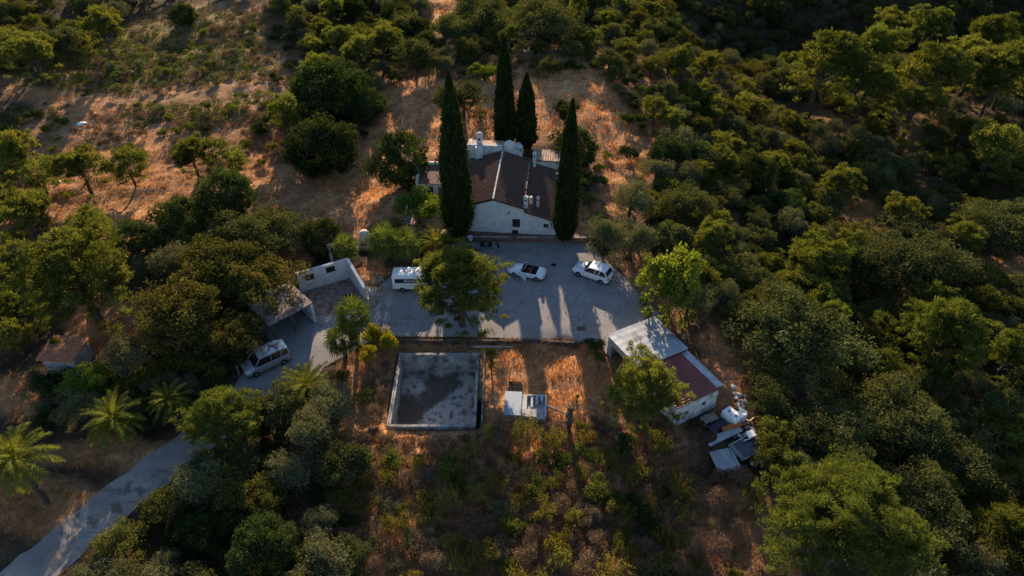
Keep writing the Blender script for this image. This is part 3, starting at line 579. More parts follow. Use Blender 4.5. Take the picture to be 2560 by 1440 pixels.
# left terrace wing
W0 = empty('terrace_wing', (-11.8, 73.2, .5), R(-2), 'small white outbuilding with dark flat clay roof left of the first cypress', 'outbuilding')
mb = MB(); wall_holes(mb, 4.6, 2.3, .3, [(1.3, 2.1, 0, 1.9), (2.7, 3.4, .1, 1.8)], I4); mb.box(0, .3, .3, 4.1, 0, 2.9); mb.box(.3, 4.6, 3.85, 4.15, 0, 3.05); mb.box(-.35, .0, 3.2, 4.2, 0, 2.7); mb.build('wall', M['white_old'], W0)
mb = MB(); mb.prism([(.31, -.1), (4.6, -.1), (4.6, 3.84), (.31, 3.84)], [2.3, 2.3, 2.62, 2.62], [2.38, 2.38, 2.7, 2.7]); mb.build('roof', M['brick'], W0)
mb = MB(); mb.box(1.3, 2.1, .15, .2, 0, 1.9); mb.build('door', M['rust'], W0); mb = MB(); mb.box(2.7, 3.4, .15, .2, .1, 1.8); mb.build('door', M['rust'], W0)
mb = MB(); mb.prism([(2.2, 5.2), (4.0, 5.2), (4.0, 5.5), (2.2, 5.5)], 0, [2.4, 3.1, 3.1, 2.4]); mb.prism([(4.001, 5.2), (4.9, 5.2), (4.9, 5.5), (4.001, 5.5)], 0, [3.1, 2.5, 2.5, 3.1]); mb.build('gable_wall', M['white'], W0)
# terrace floor, railing post
mb = MB(); mb.prism([(-13.2, 65.6), (-6.9, 65.6), (-6.6, 72.9), (-12.6, 72.9)], .2, .68); o = mb.build('terrace', M['terra']); tag(o, 'pinkish terracotta paved terrace beside the first cypress', 'terrace')
P0 = empty('terrace_pergola', (-12.2, 66.2, .68), 0, 'slim white post and beam at the corner of the paved terrace', 'pergola')
mb = MB(); mb.box(-.05, .05, -.05, .05, 0, 2.4); mb.build('post', M['white'], P0); mb = MB(); mb.box(-.05, .05, .05, 2.9, 2.3, 2.4); mb.build('beam', M['white'], P0)
mb = MB(); mb.box(-.05, .05, 2.9, 3.0, 0, 2.4); mb.build('post', M['white'], P0)
mb = MB(); mb.box(0, 1.0, 0, .35, 0, .9); mb.box(-.3, 0, .02, .33, 0, .55); o = mb.build('whitewashed_bench', M['white_old'], None, bevel=.03, loc=(-13.0, 67.6, .6)); tag(o, 'whitewashed masonry bench at the left edge of the terrace', 'bench')
# platform and its retaining wall in front of the house
F0 = empty('front_terrace', (0, 0, 0), 0, 'dark brick terrace strip along the white gable above the yard', 'terrace')
mb = MB(); mb.prism([(-6.6, 65.15), (8.6, 64.98), (8.6, 65.6), (5.2, 65.9), (-6.6, 67.0)], .1, .60); mb.build('paving', M['brick'], F0)
mb = MB(); mb.prism([(-6.6, 64.95), (8.6, 64.78), (8.6, 64.97), (-6.6, 65.14)], -.1, .66); mb.build('retaining_wall', M['brick'], F0)
mb = MB(); mb.prism([(-6.6, 64.92), (8.6, 64.75), (8.6, 65.02), (-6.6, 65.19)], .663, .70); mb.build('coping', M['conc'], F0)
# retaining wall under the yard + white kerb
yw = MB(); pts = [(-13.4, 48.9), (-9, 48.8), (-3.2, 48.75), (2, 48.75), (6.4, 48.45)]
for (a, b_) in zip(pts[:-1], pts[1:]): yw.prism([(a[0], a[1] - .18), (b_[0], b_[1] - .18), (b_[0], b_[1] + .04), (a[0], a[1] + .04)], -1.3, .01)
o = yw.build('yard_retaining_wall', M['earth']); tag(o, 'low dark earthen retaining wall along the front edge of the yard', 'retaining wall')
mb = MB(); mb.box(-2.0, 0, -.05, .05, 0, .12); mb.box(0, 2.1, -.05, .05, .01, .12); o = mb.build('white_pipe', M['conc_pale'], None, loc=(-2.0, 48.2, -.5)); tag(o, 'thin pale pipe lying below the yard wall above the pool', 'pipe')
# --- ruined white L wall
A = Vector((-22.4, 55.9)); B = Vector((-17.6, 58.3)); C = Vector((-15.35, 54.6)); D0 = Vector((-15.0, 53.9))
U0 = empty('ruined_outhouse', (A.x, A.y, 0), 0, 'roofless white L shaped walls with two window openings beside the van', 'ruin')
d1 = (B - A); L1 = d1.length; a1_ = math.atan2(d1.y, d1.x); mb = MB()
wall_holes(mb, L1 + .25, 2.5, .3, [(.75, 1.75, 1.0, 1.95), (3.05, 4.05, 1.25, 2.2)], Mloc(0, 0, 0, a1_)); mb.build('wall', M['white'], U0)
d2 = (C - B); L2 = d2.length; a2_ = math.atan2(d2.y, d2.x); mb = MB()
wall_holes(mb, L2, 2.5, .3, [], Mloc(B.x - A.x, B.y - A.y - .002, 0, a2_), top=lambda x: 2.5 - .8 * x / L2); mb.build('wall', M['white'], U0)
mb = MB(); mb.box(0, 1.1, 0, .4, 0, 1.55); o = mb.build('pier', M['plaster'], U0, loc=(D0.x - A.x + .1, D0.y - A.y + .75, 0), rot=(0, 0, R(-68)))
mb = MB(); q = [(A.x + .9, A.y - 3.6), (D0.x - .4, D0.y - 1.6), (C.x - .1, C.y), (B.x - .1, B.y - .2), (A.x + .2, A.y - .1)]; mb.prism([(p[0] - A.x, p[1] - A.y) for p in q], .01, .06); mb.build('floor', M['litter'], U0)
mb = MB(); mb.box(-.3, .3, -.3, .3, 0, .05); o = mb.build('drain_hatch', M['dark'], None, loc=(-17.2, 55.2, .065), rot=(0, 0, R(27))); tag(o, 'square black hatch in the floor of the roofless white ruin', 'hatch')
# plank / slab steps between ruin and van
for i, (px, py, ln, wd, rz, lab) in enumerate([(925, 700, 3.3, .9, 14, 'long grey plank leaning behind the van, nearest the orange rubble'), (925, 722, 2.6, .55, 8, 'short grey plank between the van and the ruined wall, middle one'), (918, 742, 2.1, .6, 4, 'pale broken plank nearest the rubble heap at the yard edge')]):
    x, y = G(px, py, .25); mb = MB()
    for k in range(int(ln / .35)): mb.box(-ln / 2 + k * .35, -ln / 2 + k * .35 + .335, -wd / 2, wd / 2, 0, .07)
    o = mb.build('wooden_pallet', M['wood'], None, loc=(x, y, .03 + .0 * i), rot=(R(14), 0, R(rz))); tag(o, lab, 'pallet', 'pallets beside the van'); o.location.z = .16
x, y = G(922, 755, 0)
mb = MB(); r_ = random.Random(3)
for k in range(46):
    q = r_.uniform(.05, .22); a, c = r_.gauss(0, .45), r_.gauss(0, .3); mb.box(-q, q, -q * .7, q * .7, -q * .5, q * .6, 0, Matrix.Translation((a, c, .06 + .18 * max(0, 1 - math.hypot(a, c)))) @ Euler((r_.random(), r_.random(), r_.random() * 3)).to_matrix().to_4x4())
o = mb.build('rubble_heap', M['rock'], None, loc=(x, y, .02)); tag(o, 'heap of pale rubble at the end of the ruined wall', 'rubble')
# carport
K0 = empty('carport', (-19.75, 51.2, 0), R(43.5), 'open fronted carport with leaf littered flat roof under the bronze oak', 'carport')
mb = MB(); mb.prism([(-4.6, 0), (.15, 0), (.15, 4.6), (-4.6, 4.6)], 2.42, 2.58); mb.build('roof', M['litter'], K0)
mb = MB(); mb.box(-.12, .12, .05, 4.5, .0, 2.41); mb.build('end_wall', M['white_old'], K0); mb = MB(); mb.box(-4.5, -.121, 4.3, 4.55, 0, 2.4); mb.build('rear_wall', M['plaster'], K0)
for xx in (-4.4, -2.3): mb = MB(); mb.box(xx, xx + .15, .06, .21, 0, 2.41); mb.build('post', M['rust'], K0)
mb = MB(); mb.prism([(-2.6, 4.0), (-.4, 4.0), (-.4, 4.2), (-2.6, 4.2)], 2.59, [3.2, 2.7, 2.7, 3.2]); mb.build('roof_upstand', M['white_old'], K0)
# brick shack
S0 = empty('tool_shack', (-41.6, 45.6, float(base(-41.6, 45.6)) - .1), R(-3), 'small brick shack with rusty clay tiled roof beside the tall pine', 'shack')
S0.rotation_euler = (0, 0, R(-6)); sh = Mloc(0, 0)
mb = MB(); wall_holes(mb, 3.1, 2.1, .2, [], Mloc(-1.5, -1.3)); mb.box(-1.5, -1.3, -1.1, 1.2, 0, 2.1); mb.box(1.4, 1.6, -1.1, 1.2, 0, 2.15); mb.box(-1.3, 1.4, 1.0, 1.2, 0, 2.2); mb.build('wall', M['plaster'], S0)
o = tile_roof('roof', M['tile_rust'], 3.0, 3.5, 2.40, 2.15, S0, Mloc(1.75, 1.45, 0, R(180)) @ Matrix.Rotation(R(90), 4, 'Z') @ Matrix.Translation((0, 0, 0)) if False else Mloc(-1.75, 1.35, 0, R(-90)), seed=8)
mb = MB(); mb.box(1.601, 1.63, -.9, -.2, .05, 1.75); mb.build('door', M['wood'], S0)
# --- pool / tank
Q0 = empty('concrete_pool', (0, 0, 0), 0, 'large empty rectangular concrete pool with silty stained floor', 'pool')
X0, X1, Y0, Y1, TZ, BZ = -10.85, -3.15, 38.3, 47.2, -.28, -2.75
mb = MB(); mb.box(X0 + .26, X1 - .24, Y0 + .23, Y1 - .29, BZ - .2, BZ); mb.build('floor', M['pool_floor'], Q0)
mb = MB(); mb.box(X0, X0 + .27, Y0, Y1, -4.5, TZ); mb.box(X1 - .25, X1, Y0, Y1, -4.5, TZ); mb.box(X0 + .27, X1 - .25, Y1 - .3, Y1, -4.5, TZ - .003); mb.box(X0 + .27, X1 - .25, Y0, Y0 + .24, -4.5, TZ - .05); mb.build('pool_wall', M['conc'], Q0)
mb = MB(); mb.box(X0 - .02, X0 + .10, Y0 - .02, Y1 + .02, TZ + .003, TZ + .09); mb.build('coping', M['conc'], Q0)
mb = MB(); mb.box(X1 + .45, X1 + .56, Y0 + .3, Y1 + .1, -4, TZ + .05); mb.build('gutter_wall', M['conc'], Q0)
mb = MB(); mb.box(X1 + .001, X1 + .449, Y0 + .2, Y1, -4, TZ - .7); mb.build('gutter', M['dark'], Q0)
# --- cistern slab
zc = float(base(1.2, 41)) ; C0 = empty('cistern', (-.75, 39.3, zc), R(-3), 'pale concrete cistern with open compartments in the orange grass', 'cistern')
mb = MB(); mb.box(0, 1.55, 0, 2.75, 0, .62); mb.build('tank_lid', M['plastic_blue'], C0, bevel=.03)
mb = MB(); mb.box(1.56, 3.75, .1, 2.6, -.2, .12); mb.box(1.56, 2.0, .1, 2.6, .121, .45); mb.box(3.62, 3.75, .1, 2.6, .121, .55); mb.box(2.0, 3.62, 2.45, 2.6, .121, .5); mb.box(2.35, 2.55, 1.2, 2.44, .121, .45); mb.box(2.0, 2.9, .1, .95, .121, .42); mb.box(2.75, 3.0, 1.6, 2.44, .121, .5); mb.box(3.2, 3.45, 1.9, 2.44, .121, .52); mb.build('basin', M['conc_pale'], C0)
mb = MB(); mb.box(2.56, 2.74, 1.1, 2.4, .124, .16); mb.box(3.02, 3.18, 1.3, 2.4, .124, .16); mb.box(2.02, 2.3, 1.0, 2.3, .124, .17); mb.build('water_compartment', M['plastic_blue'], C0)
mb = MB()
for i in range(3):
    for j in range(3): mb.box(i * .42, i * .42 + .36, j * .42, j * .42 + .36, 0, .4)
o = mb.build('crate_stack', M['rust'], None, loc=(-.35, 42.2, zc + .02), rot=(0, 0, R(-3))); tag(o, 'block of small black crates just behind the cistern', 'crates'); o.data.materials[0] = M['dark']
x, y, z = [float(a) for a in Rr(1395, 1035)]
mb = MB(); mb.tube([(-1.3, .75, .5), (-.3, .25, .35), (1.2, -.35, .12)], [.10, .09, .05], 7); mb.tube([(-1.1, .9, .35), (.2, .2, .2), (1.6, -.45, .1)], [.05, .05, .03], 6); mb.tube([(-.3, .25, .35), (.3, .5, .6)], [.05, .02], 6)
o = mb.build('fallen_branch', M['bark_pale'], None, loc=(x, y, z)); tag(o, 'pale fallen branch leaning on the right corner of the cistern', 'branch')
# --- right workshop: local x along the long axis (down-right), y across
WX = Vector((8.96, 46.24)); ang = math.atan2(-.875, .483)
WX = Vector(G(1522, 838, 2.6)); V0 = empty('workshop', (WX.x, WX.y, -.15), ang, 'long low workshop with half galvanised and half red corrugated metal roof', 'workshop')
LA, LB, WD = 4.9, 5.1, 5.35
def corr(name, mat, x0, x1, y0, y1, zf, parent, pitch, amp, along='y', nn=8):
    v = []; f = []; n_ = int((x1 - x0) / pitch * nn) if along == 'y' else int((y1 - y0) / pitch * nn); m_ = 6
    for i in range(n_ + 1):
        for j in range(m_ + 1):
            if along == 'y': x = x0 + (x1 - x0) * i / n_; y = y0 + (y1 - y0) * j / m_; ph = (x - x0) / pitch
            else: y = y0 + (y1 - y0) * i / n_; x = x0 + (x1 - x0) * j / m_; ph = (y - y0) / pitch
            v.append((x, y, zf(x, y) + amp * math.cos(2 * PI * ph)))
    for i in range(n_):
        for j in range(m_): a = i * (m_ + 1) + j; f.append((a, a + 1, a + m_ + 2, a + m_ + 1))
    mb = MB(); mb.add(v, f); o = mb.build(name, mat, parent); md = o.modifiers.new('s', 'SOLIDIFY'); md.thickness = .02; md.offset = -1; return o
o = corr('roof', M['metal_roof'], -.1, LA, -.15, WD + .1, lambda x, y: 2.82 - .03 * y, V0, .8, .003); o['label'] = 'galvanised grey sheet roof half'
o = corr('roof', M['red_roof'], LA - .12, LA + LB, -.05, WD - .75, lambda x, y: 2.66 - .035 * y, V0, .29, .035, 'y'); o['label'] = 'dark red corrugated roof half'
o = corr('roof', M['grey_metal'], LA + .0, LA + LB - .3, WD - .74, WD + .05, lambda x, y: 2.46 - .06 * (y - WD + .7), V0, .8, .003); o['label'] = 'narrow grey lean-to strip beside the red roof'
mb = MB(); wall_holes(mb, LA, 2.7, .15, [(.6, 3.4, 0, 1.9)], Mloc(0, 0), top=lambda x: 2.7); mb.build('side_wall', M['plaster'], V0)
mb = MB(); mb.box(0, LA, WD - .15, WD, 0, 2.55); mb.box(LA + .001, LA + LB, WD - .9, WD - .76, 0, 2.3); mb.box(0, .15, .16, WD - .16, 0, 2.55); mb.build('rear_wall', M['white_old'], V0)
mb = MB(); wall_holes(mb, WD - .95, 2.5, .15, [(1.0, 1.5, 1.1, 1.6), (2.9, 3.4, 1.2, 1.75), (.2, .6, .8, 1.2)], Matrix.Translation((LA + LB - .02, .02, 0)) @ Matrix.Rotation(R(90), 4, 'Z'), top=lambda x: 2.52 - .035 * x); mb.build('end_wall', M['white_old'], V0)
mb = MB(); wall_holes(mb, LB - .2, 2.55, .15, [], Mloc(LA + .03, .02)); mb.build('side_wall', M['white_old'], V0)
mb = MB(); mb.box(LA + LB - .45, LA + LB - .4, .2, WD - 1, .1, 2.3); mb.build('interior', M['dark'], V0)  # near-black sheet stands in for the shade behind the end wall holes
mb = MB(); mb.box(.5, 3.5, 1.5, 1.55, .0, 2.2); mb.build('interior', M['dark'], V0)  # dark sheet painting the shade inside the side doorway
# sheets and junk outside the workshop, all placed on the ground
def gp(px, py, off=0):
    x, y, z = Rr(px, py, off); return (float(x), float(y), float(z))
def put(o, px, py, rz=0, dz=0, tilt=0): x, y, z = gp(px, py); o.location = (x, y, z + dz); o.rotation_euler = (R(tilt), 0, R(rz)); return o
def sheetstack(name, mat, w_, d_, n_, rib, lab, cat, px, py, rz, tilt=4, hgt=.1, fm=None):
    t = empty(name, (0, 0, 0), 0, lab, cat); put(t, px, py, rz, .08, tilt); rr_ = random.Random(px)
    for k in range(n_):
        v = []; f = []; nn = int(w_ / rib * 6)
        for i in range(nn + 1):
            for j in range(2): v.append((-w_ / 2 + w_ * i / nn, -d_ / 2 + d_ * j, .035 * math.cos(2 * PI * i / 6)))
        for i in range(nn): a = i * 2; f.append((a, a + 2, a + 3, a + 1))
        mb = MB(); mb.add(v, f, 0, Matrix.Translation((rr_.uniform(-.12, .12), rr_.uniform(-.12, .12), hgt * k)) @ Matrix.Rotation(rr_.uniform(-.12, .12), 4, 'Z')); o = mb.build('metal_sheet', mat, t); md = o.modifiers.new('s', 'SOLIDIFY'); md.thickness = .01
    return t
sheetstack('metal_sheet_pile', M['grey_metal'], 2.0, 1.8, 4, .33, 'pile of grey corrugated sheets on the slope below the workshop', 'sheet pile', 1812, 1155, 12, 6)
t = empty('solar_panel_stack', (0, 0, 0), 0, 'stack of dark framed panels on the slope beside the grey sheet pile', 'panels'); put(t, 1862, 1122, 30, .25, 5)
for k in range(3):
    mb = MB(); mb.box(-1.15 + k * .06, 1.05 + k * .06, -.8 - k * .05, .75 - k * .05, k * .1, k * .1 + .05); mb.build('panel', M['panel'], t)
    mb = MB()
    for (a, b_, c, d) in ((-1.2, 1.1, -.86, -.81), (-1.2, 1.1, .76, .81), (-1.2, -1.151, -.809, .759), (1.051, 1.1, -.809, .759)): mb.box(a + k * .06, b_ + k * .06, c - k * .05, d - k * .05, k * .1 - .01, k * .1 + .07)
    mb.build('panel_frame', M['grey_metal'], t)
mb = MB(); mb.box(-.35, .35, -.3, .3, 0, .18); mb.box(-.9, -.1, -.35, -.28, 0, .05); o = mb.build('white_board', M['plastic_white'], None, bevel=.02); put(o, 1872, 1100, 20, .72, 8); tag(o, 'small white board on top of the dark panel stack', 'board')
for px, py, rz, ln, lab in ((1795, 1100, 28, 2.4, 'long bluish grey sheet lying left of the water tanks, lower one'), (1830, 1084, 28, 1.7, 'bluish grey sheet lying below the orange tarp, shorter one')):
    mb = MB(); mb.box(-ln / 2, ln / 2, -.32, .32, 0, .05); mb.box(-ln / 2, ln / 2, -.35, -.321, 0, .09); o = mb.build('roof_sheet', M['grey_metal']); put(o, px, py, rz, .25, 6); tag(o, lab, 'metal sheet', 'grey sheets below the workshop')
def ibc(px, py, rz, lab):
    t = empty('water_tank', (0, 0, 0), 0, lab, 'water tank', 'white water tanks by the workshop'); put(t, px, py, rz, .02)
    mb = MB(); mb.box(-.5, .5, -.42, .42, .13, .95); mb.build('tank', M['plastic_white'], t, bevel=.06, smooth=True)
    mb = MB(); mb.box(-.52, .52, -.45, .45, 0, .12); mb.build('pallet', M['wood'], t); mb = MB(); mb.lathe([(.14, .951), (.14, 1.0), (.02, 1.01)], 10); mb.build('cap', M['plastic_blue'], t)
ibc(1818, 1046, 35, 'white plastic water tank outside the workshop, the left one'); ibc(1834, 1058, 35, 'white plastic water tank outside the workshop, next to the orange tarp')
mb = MB(); mb.lathe([(.36, 0), (.38, .1), (.37, .8), (.33, .86), (.30, .87), (.30, .80), (.02, .79)], 16); o = mb.build('plastic_barrel', M['plastic_white'], None, smooth=True); put(o, 1853, 1048, 0, .02); tag(o, 'round white barrel right of the upright white pole', 'barrel')
mb = MB(); mb.tube([(0, 0, 0), (0, 0, 1.6)], .06, 8); mb.box(-.1, .1, -.1, .1, 1.6, 1.64); o = mb.build('white_pole', M['plastic_white']); put(o, 1841, 1050, 0, -.1); tag(o, 'short white upright pole between the tank and barrel', 'pole')
mb = MB(); x, y, z = gp(1850, 1060); pts = []
for (a, b_) in ((1845, 1060), (1858, 1064), (1870, 1060), (1882, 1048), (1900, 1043)): q = gp(a, b_); pts.append((q[0], q[1], q[2] + .16))
mb.tube(pts, .07, 6); o = mb.build('drain_hose', M['hose']); tag(o, 'pale yellow hose curving past the white barrel', 'hose')
mb = MB(); r_ = random.Random(5)
v = []; f = []
for i in range(9):
    for j in range(5): v.append((-1.1 + i * .27, -.3 + j * .16, .15 + .22 * math.sin(i * 1.3 + j) * .5 + .25 * math.sin(j * .9)))
for i in range(8):
    for j in range(4): a = i * 5 + j; f.append((a, a + 5, a + 6, a + 1))
mb.add(v, f); o = mb.build('orange_tarp', M['orange'], smooth=True); md = o.modifiers.new('s', 'SOLIDIFY'); md.thickness = .02; put(o, 1828, 1071, 20, .15); tag(o, 'crumpled orange tarp in front of the white water tanks', 'tarp')
mb = MB(); mb.add([(p[0] * .8, p[1] * 1.6, p[2]) for p in v], f); o = mb.build('dark_cloth', M['purple'], smooth=True); md = o.modifiers.new('s', 'SOLIDIFY'); md.thickness = .02; put(o, 1790, 1070, 20, .15); tag(o, 'dark purple cloth heap left of the orange tarp', 'cloth')
mb = MB(); mb.box(-.7, .7, -.4, .4, .7, .75); [mb.box(a, a + .06, c, c + .06, 0, .699) for a in (-.65, .59) for c in (-.36, .3)]; o = mb.build('workbench', M['wood']); put(o, 1770, 1058, 25, .02); tag(o, 'old wooden workbench in the shade under the workshop end wall', 'workbench')
for k, (px, py, s_, m_, lab) in enumerate([(1905, 1142, .35, 'rock', 'pale sack on the slope right of the dark panels'), (1880, 1160, .22, 'plastic_white', 'small white scrap just below the dark panels'), (1905, 1158, .2, 'plastic_white', 'small white scrap farthest right below the workshop'), (1831, 968, .3, 'plastic_white', 'white bag at the corner of the red roof'), (1842, 990, .4, 'rock', 'pinkish rubble slab right of the workshop end wall'), (1856, 1005, .35, 'rock', 'rubble block on the slope above the white barrel'),
        (205, 313, .6, 'plastic_white', 'white boulder among bushes in the upper left meadow'), (148, 458, .5, 'plastic_white', 'white object under the pines at the left edge'), (105, 478, .3, 'rock', 'pale stone under the pines at the left edge'), (415, 438, .3, 'rock', 'pale stone beside the young pines in the left field'), (408, 360, .25, 'rock', 'pale stone in the middle of the left field'), (390, 765, .3, 'plastic_white', 'small white stone on the slope left of the bronze oak'),
        (1100, 1235, .2, 'rock', 'pale stone in the scrub below the pool'), (925, 1072, .22, 'rock', 'small white stone left of the pool'), (1452, 792, .3, 'conc', 'grey drain cover stone lying on the yard near the workshop')]):
    mb = MB(); bm = bmesh.new(); bmesh.ops.create_icosphere(bm, subdivisions=2, radius=s_)
    for v_ in bm.verts: n_ = 1 + .25 * math.sin(v_.co.x * 9 / s_ * .4 + k) + .2 * math.cos(v_.co.y * 7 / s_ * .4 + 2 * k); v_.co = Vector((v_.co.x * n_, v_.co.y * n_ * .8, v_.co.z * .6))
    me = bpy.data.meshes.new('rock'); bm.to_mesh(me); bm.free(); me.materials.append(M[m_]); nm = 'rock' if m_ in ('rock', 'conc') else ('white_bag' if k in (0, 1, 2, 3) else 'white_boulder')
    o = link(nm, me); put(o, px, py, k * 37, s_ * .25); tag(o, lab, 'rock' if nm != 'white_bag' else 'bag')
mb = MB(); r_ = random.Random(77)
for k in range(95):
    t_ = r_.random(); pa = (1838 + t_ * 70 + r_.gauss(0, 9), 975 + t_ * 190 + r_.gauss(0, 14)) if k % 3 else (1760 + r_.uniform(0, 110), 1050 + r_.uniform(0, 60)); q = gp(*pa); s_ = r_.uniform(.04, .16)
    mb.box(-s_ * 1.5, s_ * 1.5, -s_, s_, -s_ * .4, s_ * .4, k % 4, Matrix.Translation((q[0], q[1], q[2] + .12)) @ Euler((r_.uniform(-.5, .5), r_.uniform(-.5, .5), r_.random() * 3)).to_matrix().to_4x4())
o = mb.build('scrap_litter', [M['rock'], M['rust'], M['wood'], M['grey_metal']]); tag(o, 'litter of small scrap wood, stone and metal around the workshop end', 'scrap', kind='stuff')
# manholes on the yard
mb = MB(); mb.box(-.4, .4, -.3, .3, 0, .012); o = mb.build('manhole_cover', M['rust'], None, loc=(*G(1453, 822), .024)); tag(o, 'square dark manhole cover in the yard near the workshop', 'manhole cover')
mb = MB(); mb.box(-.3, .3, -.25, .25, 0, .012); o = mb.build('manhole_cover', M['dark'], None, loc=(*G(1384, 663), .024)); tag(o, 'dark patch cover on the yard between the two white cars', 'manhole cover')
# picket fence, dome, gate posts left of terrace
PF = empty('picket_fence', (*G(905, 628, .2), .2), R(2), 'weathered pinkish picket fence between the fan palms and dome', 'fence')
for k in range(14): mb = MB(); mb.box(-1.5 + k * .22, -1.5 + k * .22 + .07, 0, .05, 0, 1.35 + .05 * math.sin(k * 3)); mb.build('picket', M['tile_pale_lit'], PF)
mb = MB(); mb.box(-1.6, 1.55, .051, .1, .3, .38); mb.box(-1.6, 1.55, .051, .1, 1.0, 1.08); mb.build('rail', M['wood'], PF)
mb = MB(); mb.box(-1.8, 2.2, .3, .5, -.3, .35); mb.build('base_wall', M['terra'], PF)
DM = empty('bread_oven', (*G(912, 596, .3), .3), 0, 'round pale dome of an outdoor oven behind the picket fence', 'oven')
mb = MB(); mb.lathe([(.62, 0), (.62, .55)], 18); mb.build('plinth', M['white_old'], DM); mb = MB(); mb.lathe([(.6, .551), (.58, .75), (.45, .98), (.25, 1.1), (.02, 1.14)], 18); mb.build('dome', M['white_old'], DM, smooth=True)
mb = MB(); mb.box(-.15, .15, -.14, .14, 0, 2.6); mb.box(-.2, .2, -.18, .18, 2.601, 2.7); o = mb.build('gate_pillar', M['conc_pale'], None, loc=(*G(832, 660, 0), 0)); tag(o, 'pale stone gate pillar between the round tree and fan palm', 'pillar')
# antenna posts in the field left
for px, py, h_, tl, lab in ((320, 845, 2.6, 8, 'thin bare leaning pole on the slope right of the brick shack'), (356, 822, 1.6, 62, 'pale wooden beam lying on the slope right of the brick shack'), (1372, 780 + 85, 1.0, 2, 'short thin stake in the orange grass right of the cypress shadow'), (418, 357, 1.2, 3, 'small pale stake casting a shadow in the left field'), (285, 455, 1.3, 2, 'pale short post between the young pines on the left'), (600, 940, 1.4, 0, 'small road post beside the silver car')):
    mb = MB(); mb.tube([(0, 0, -.2), (0, 0, h_)], .05, 6); mb.tube([(0, 0, h_ * .8), (.02, .3, h_ * .8)], .02, 5); o = mb.build('wooden_stake', M['bark_pale']); put(o, px, py, 40); o.rotation_euler = (R(tl), R(tl * .4), 0); tag(o, lab, 'stake')
# ------------------------------------------------------------ vehicles  (local x forward, z up)
def loft(mb, stations, mi=0):
    n = len(stations[0]); base_ = len(mb.v); vs = [p for s in stations for p in s]; fs = []
    for i in range(len(stations) - 1):
        for k in range(n - 1): fs.append((i * n + k, i * n + k + 1, (i + 1) * n + k + 1, (i + 1) * n + k))
        fs.append((i * n + n - 1, i * n, (i + 1) * n, (i + 1) * n + n - 1))
    fs += [tuple(range(n)), tuple((len(stations) - 1) * n + k for k in range(n))]
    mb.add(vs, fs, mi)
def ring(x, hw, zb, zt, zi=None, iw=None):
    zi = zt + .03 if zi is None else zi; iw = hw * .55 if iw is None else iw
    h = [(x, -hw * .86, zb), (x, -hw * .98, zb + .12), (x, -hw, zb + (zt - zb) * .5), (x, -hw * .97, zt - .07), (x, -hw * .88, zt), (x, -iw, zi)]
    return h + [(a, -b, c) for a, b, c in h[::-1]]
def wheels(t, xs_, tr, rad, wd=.2):
    for x in xs_:
        for s in (-1, 1):
            mb = MB(); Mx = Matrix.Translation((x, s * tr, rad)) @ Matrix.Rotation(R(90), 4, 'X')
            mb.lathe([(rad * .62, -wd / 2), (rad * .93, -wd / 2), (rad, -wd / 2 + .03), (rad, wd / 2 - .03), (rad * .93, wd / 2), (rad * .62, wd / 2)], 20, 0, Mx); o = mb.build('wheel', M['tyre'], t)
            mb = MB(); mb.lathe([(.05, -wd / 2 + .01), (rad * .6, -wd / 2 + .01), (rad * .6, wd / 2 - .01), (.05, wd / 2 - .01)], 12, 0, Mx)
            for k in range(5):
                a = 2 * PI * k / 5; mb.tube([(x, s * (tr + wd / 2 - .002), rad), (x + rad * .55 * math.cos(a), s * (tr + wd / 2 - .002), rad + rad * .55 * math.sin(a))], .022, 5)
            mb.build('rim', M['rim'], o)
def quad(mb, pts, th, mi=0):
    n_ = (Vector(pts[1]) - Vector(pts[0])).cross(Vector(pts[2]) - Vector(pts[1])).normalized() * th
    vs = [Vector(p) for p in pts] + [Vector(p) - n_ for p in pts]; k = len(pts)
    mb.add(vs, [tuple(range(k)), tuple(range(2 * k - 1, k - 1, -1))] + [(i, (i + 1) % k, k + (i + 1) % k, k + i) for i in range(k)], mi)
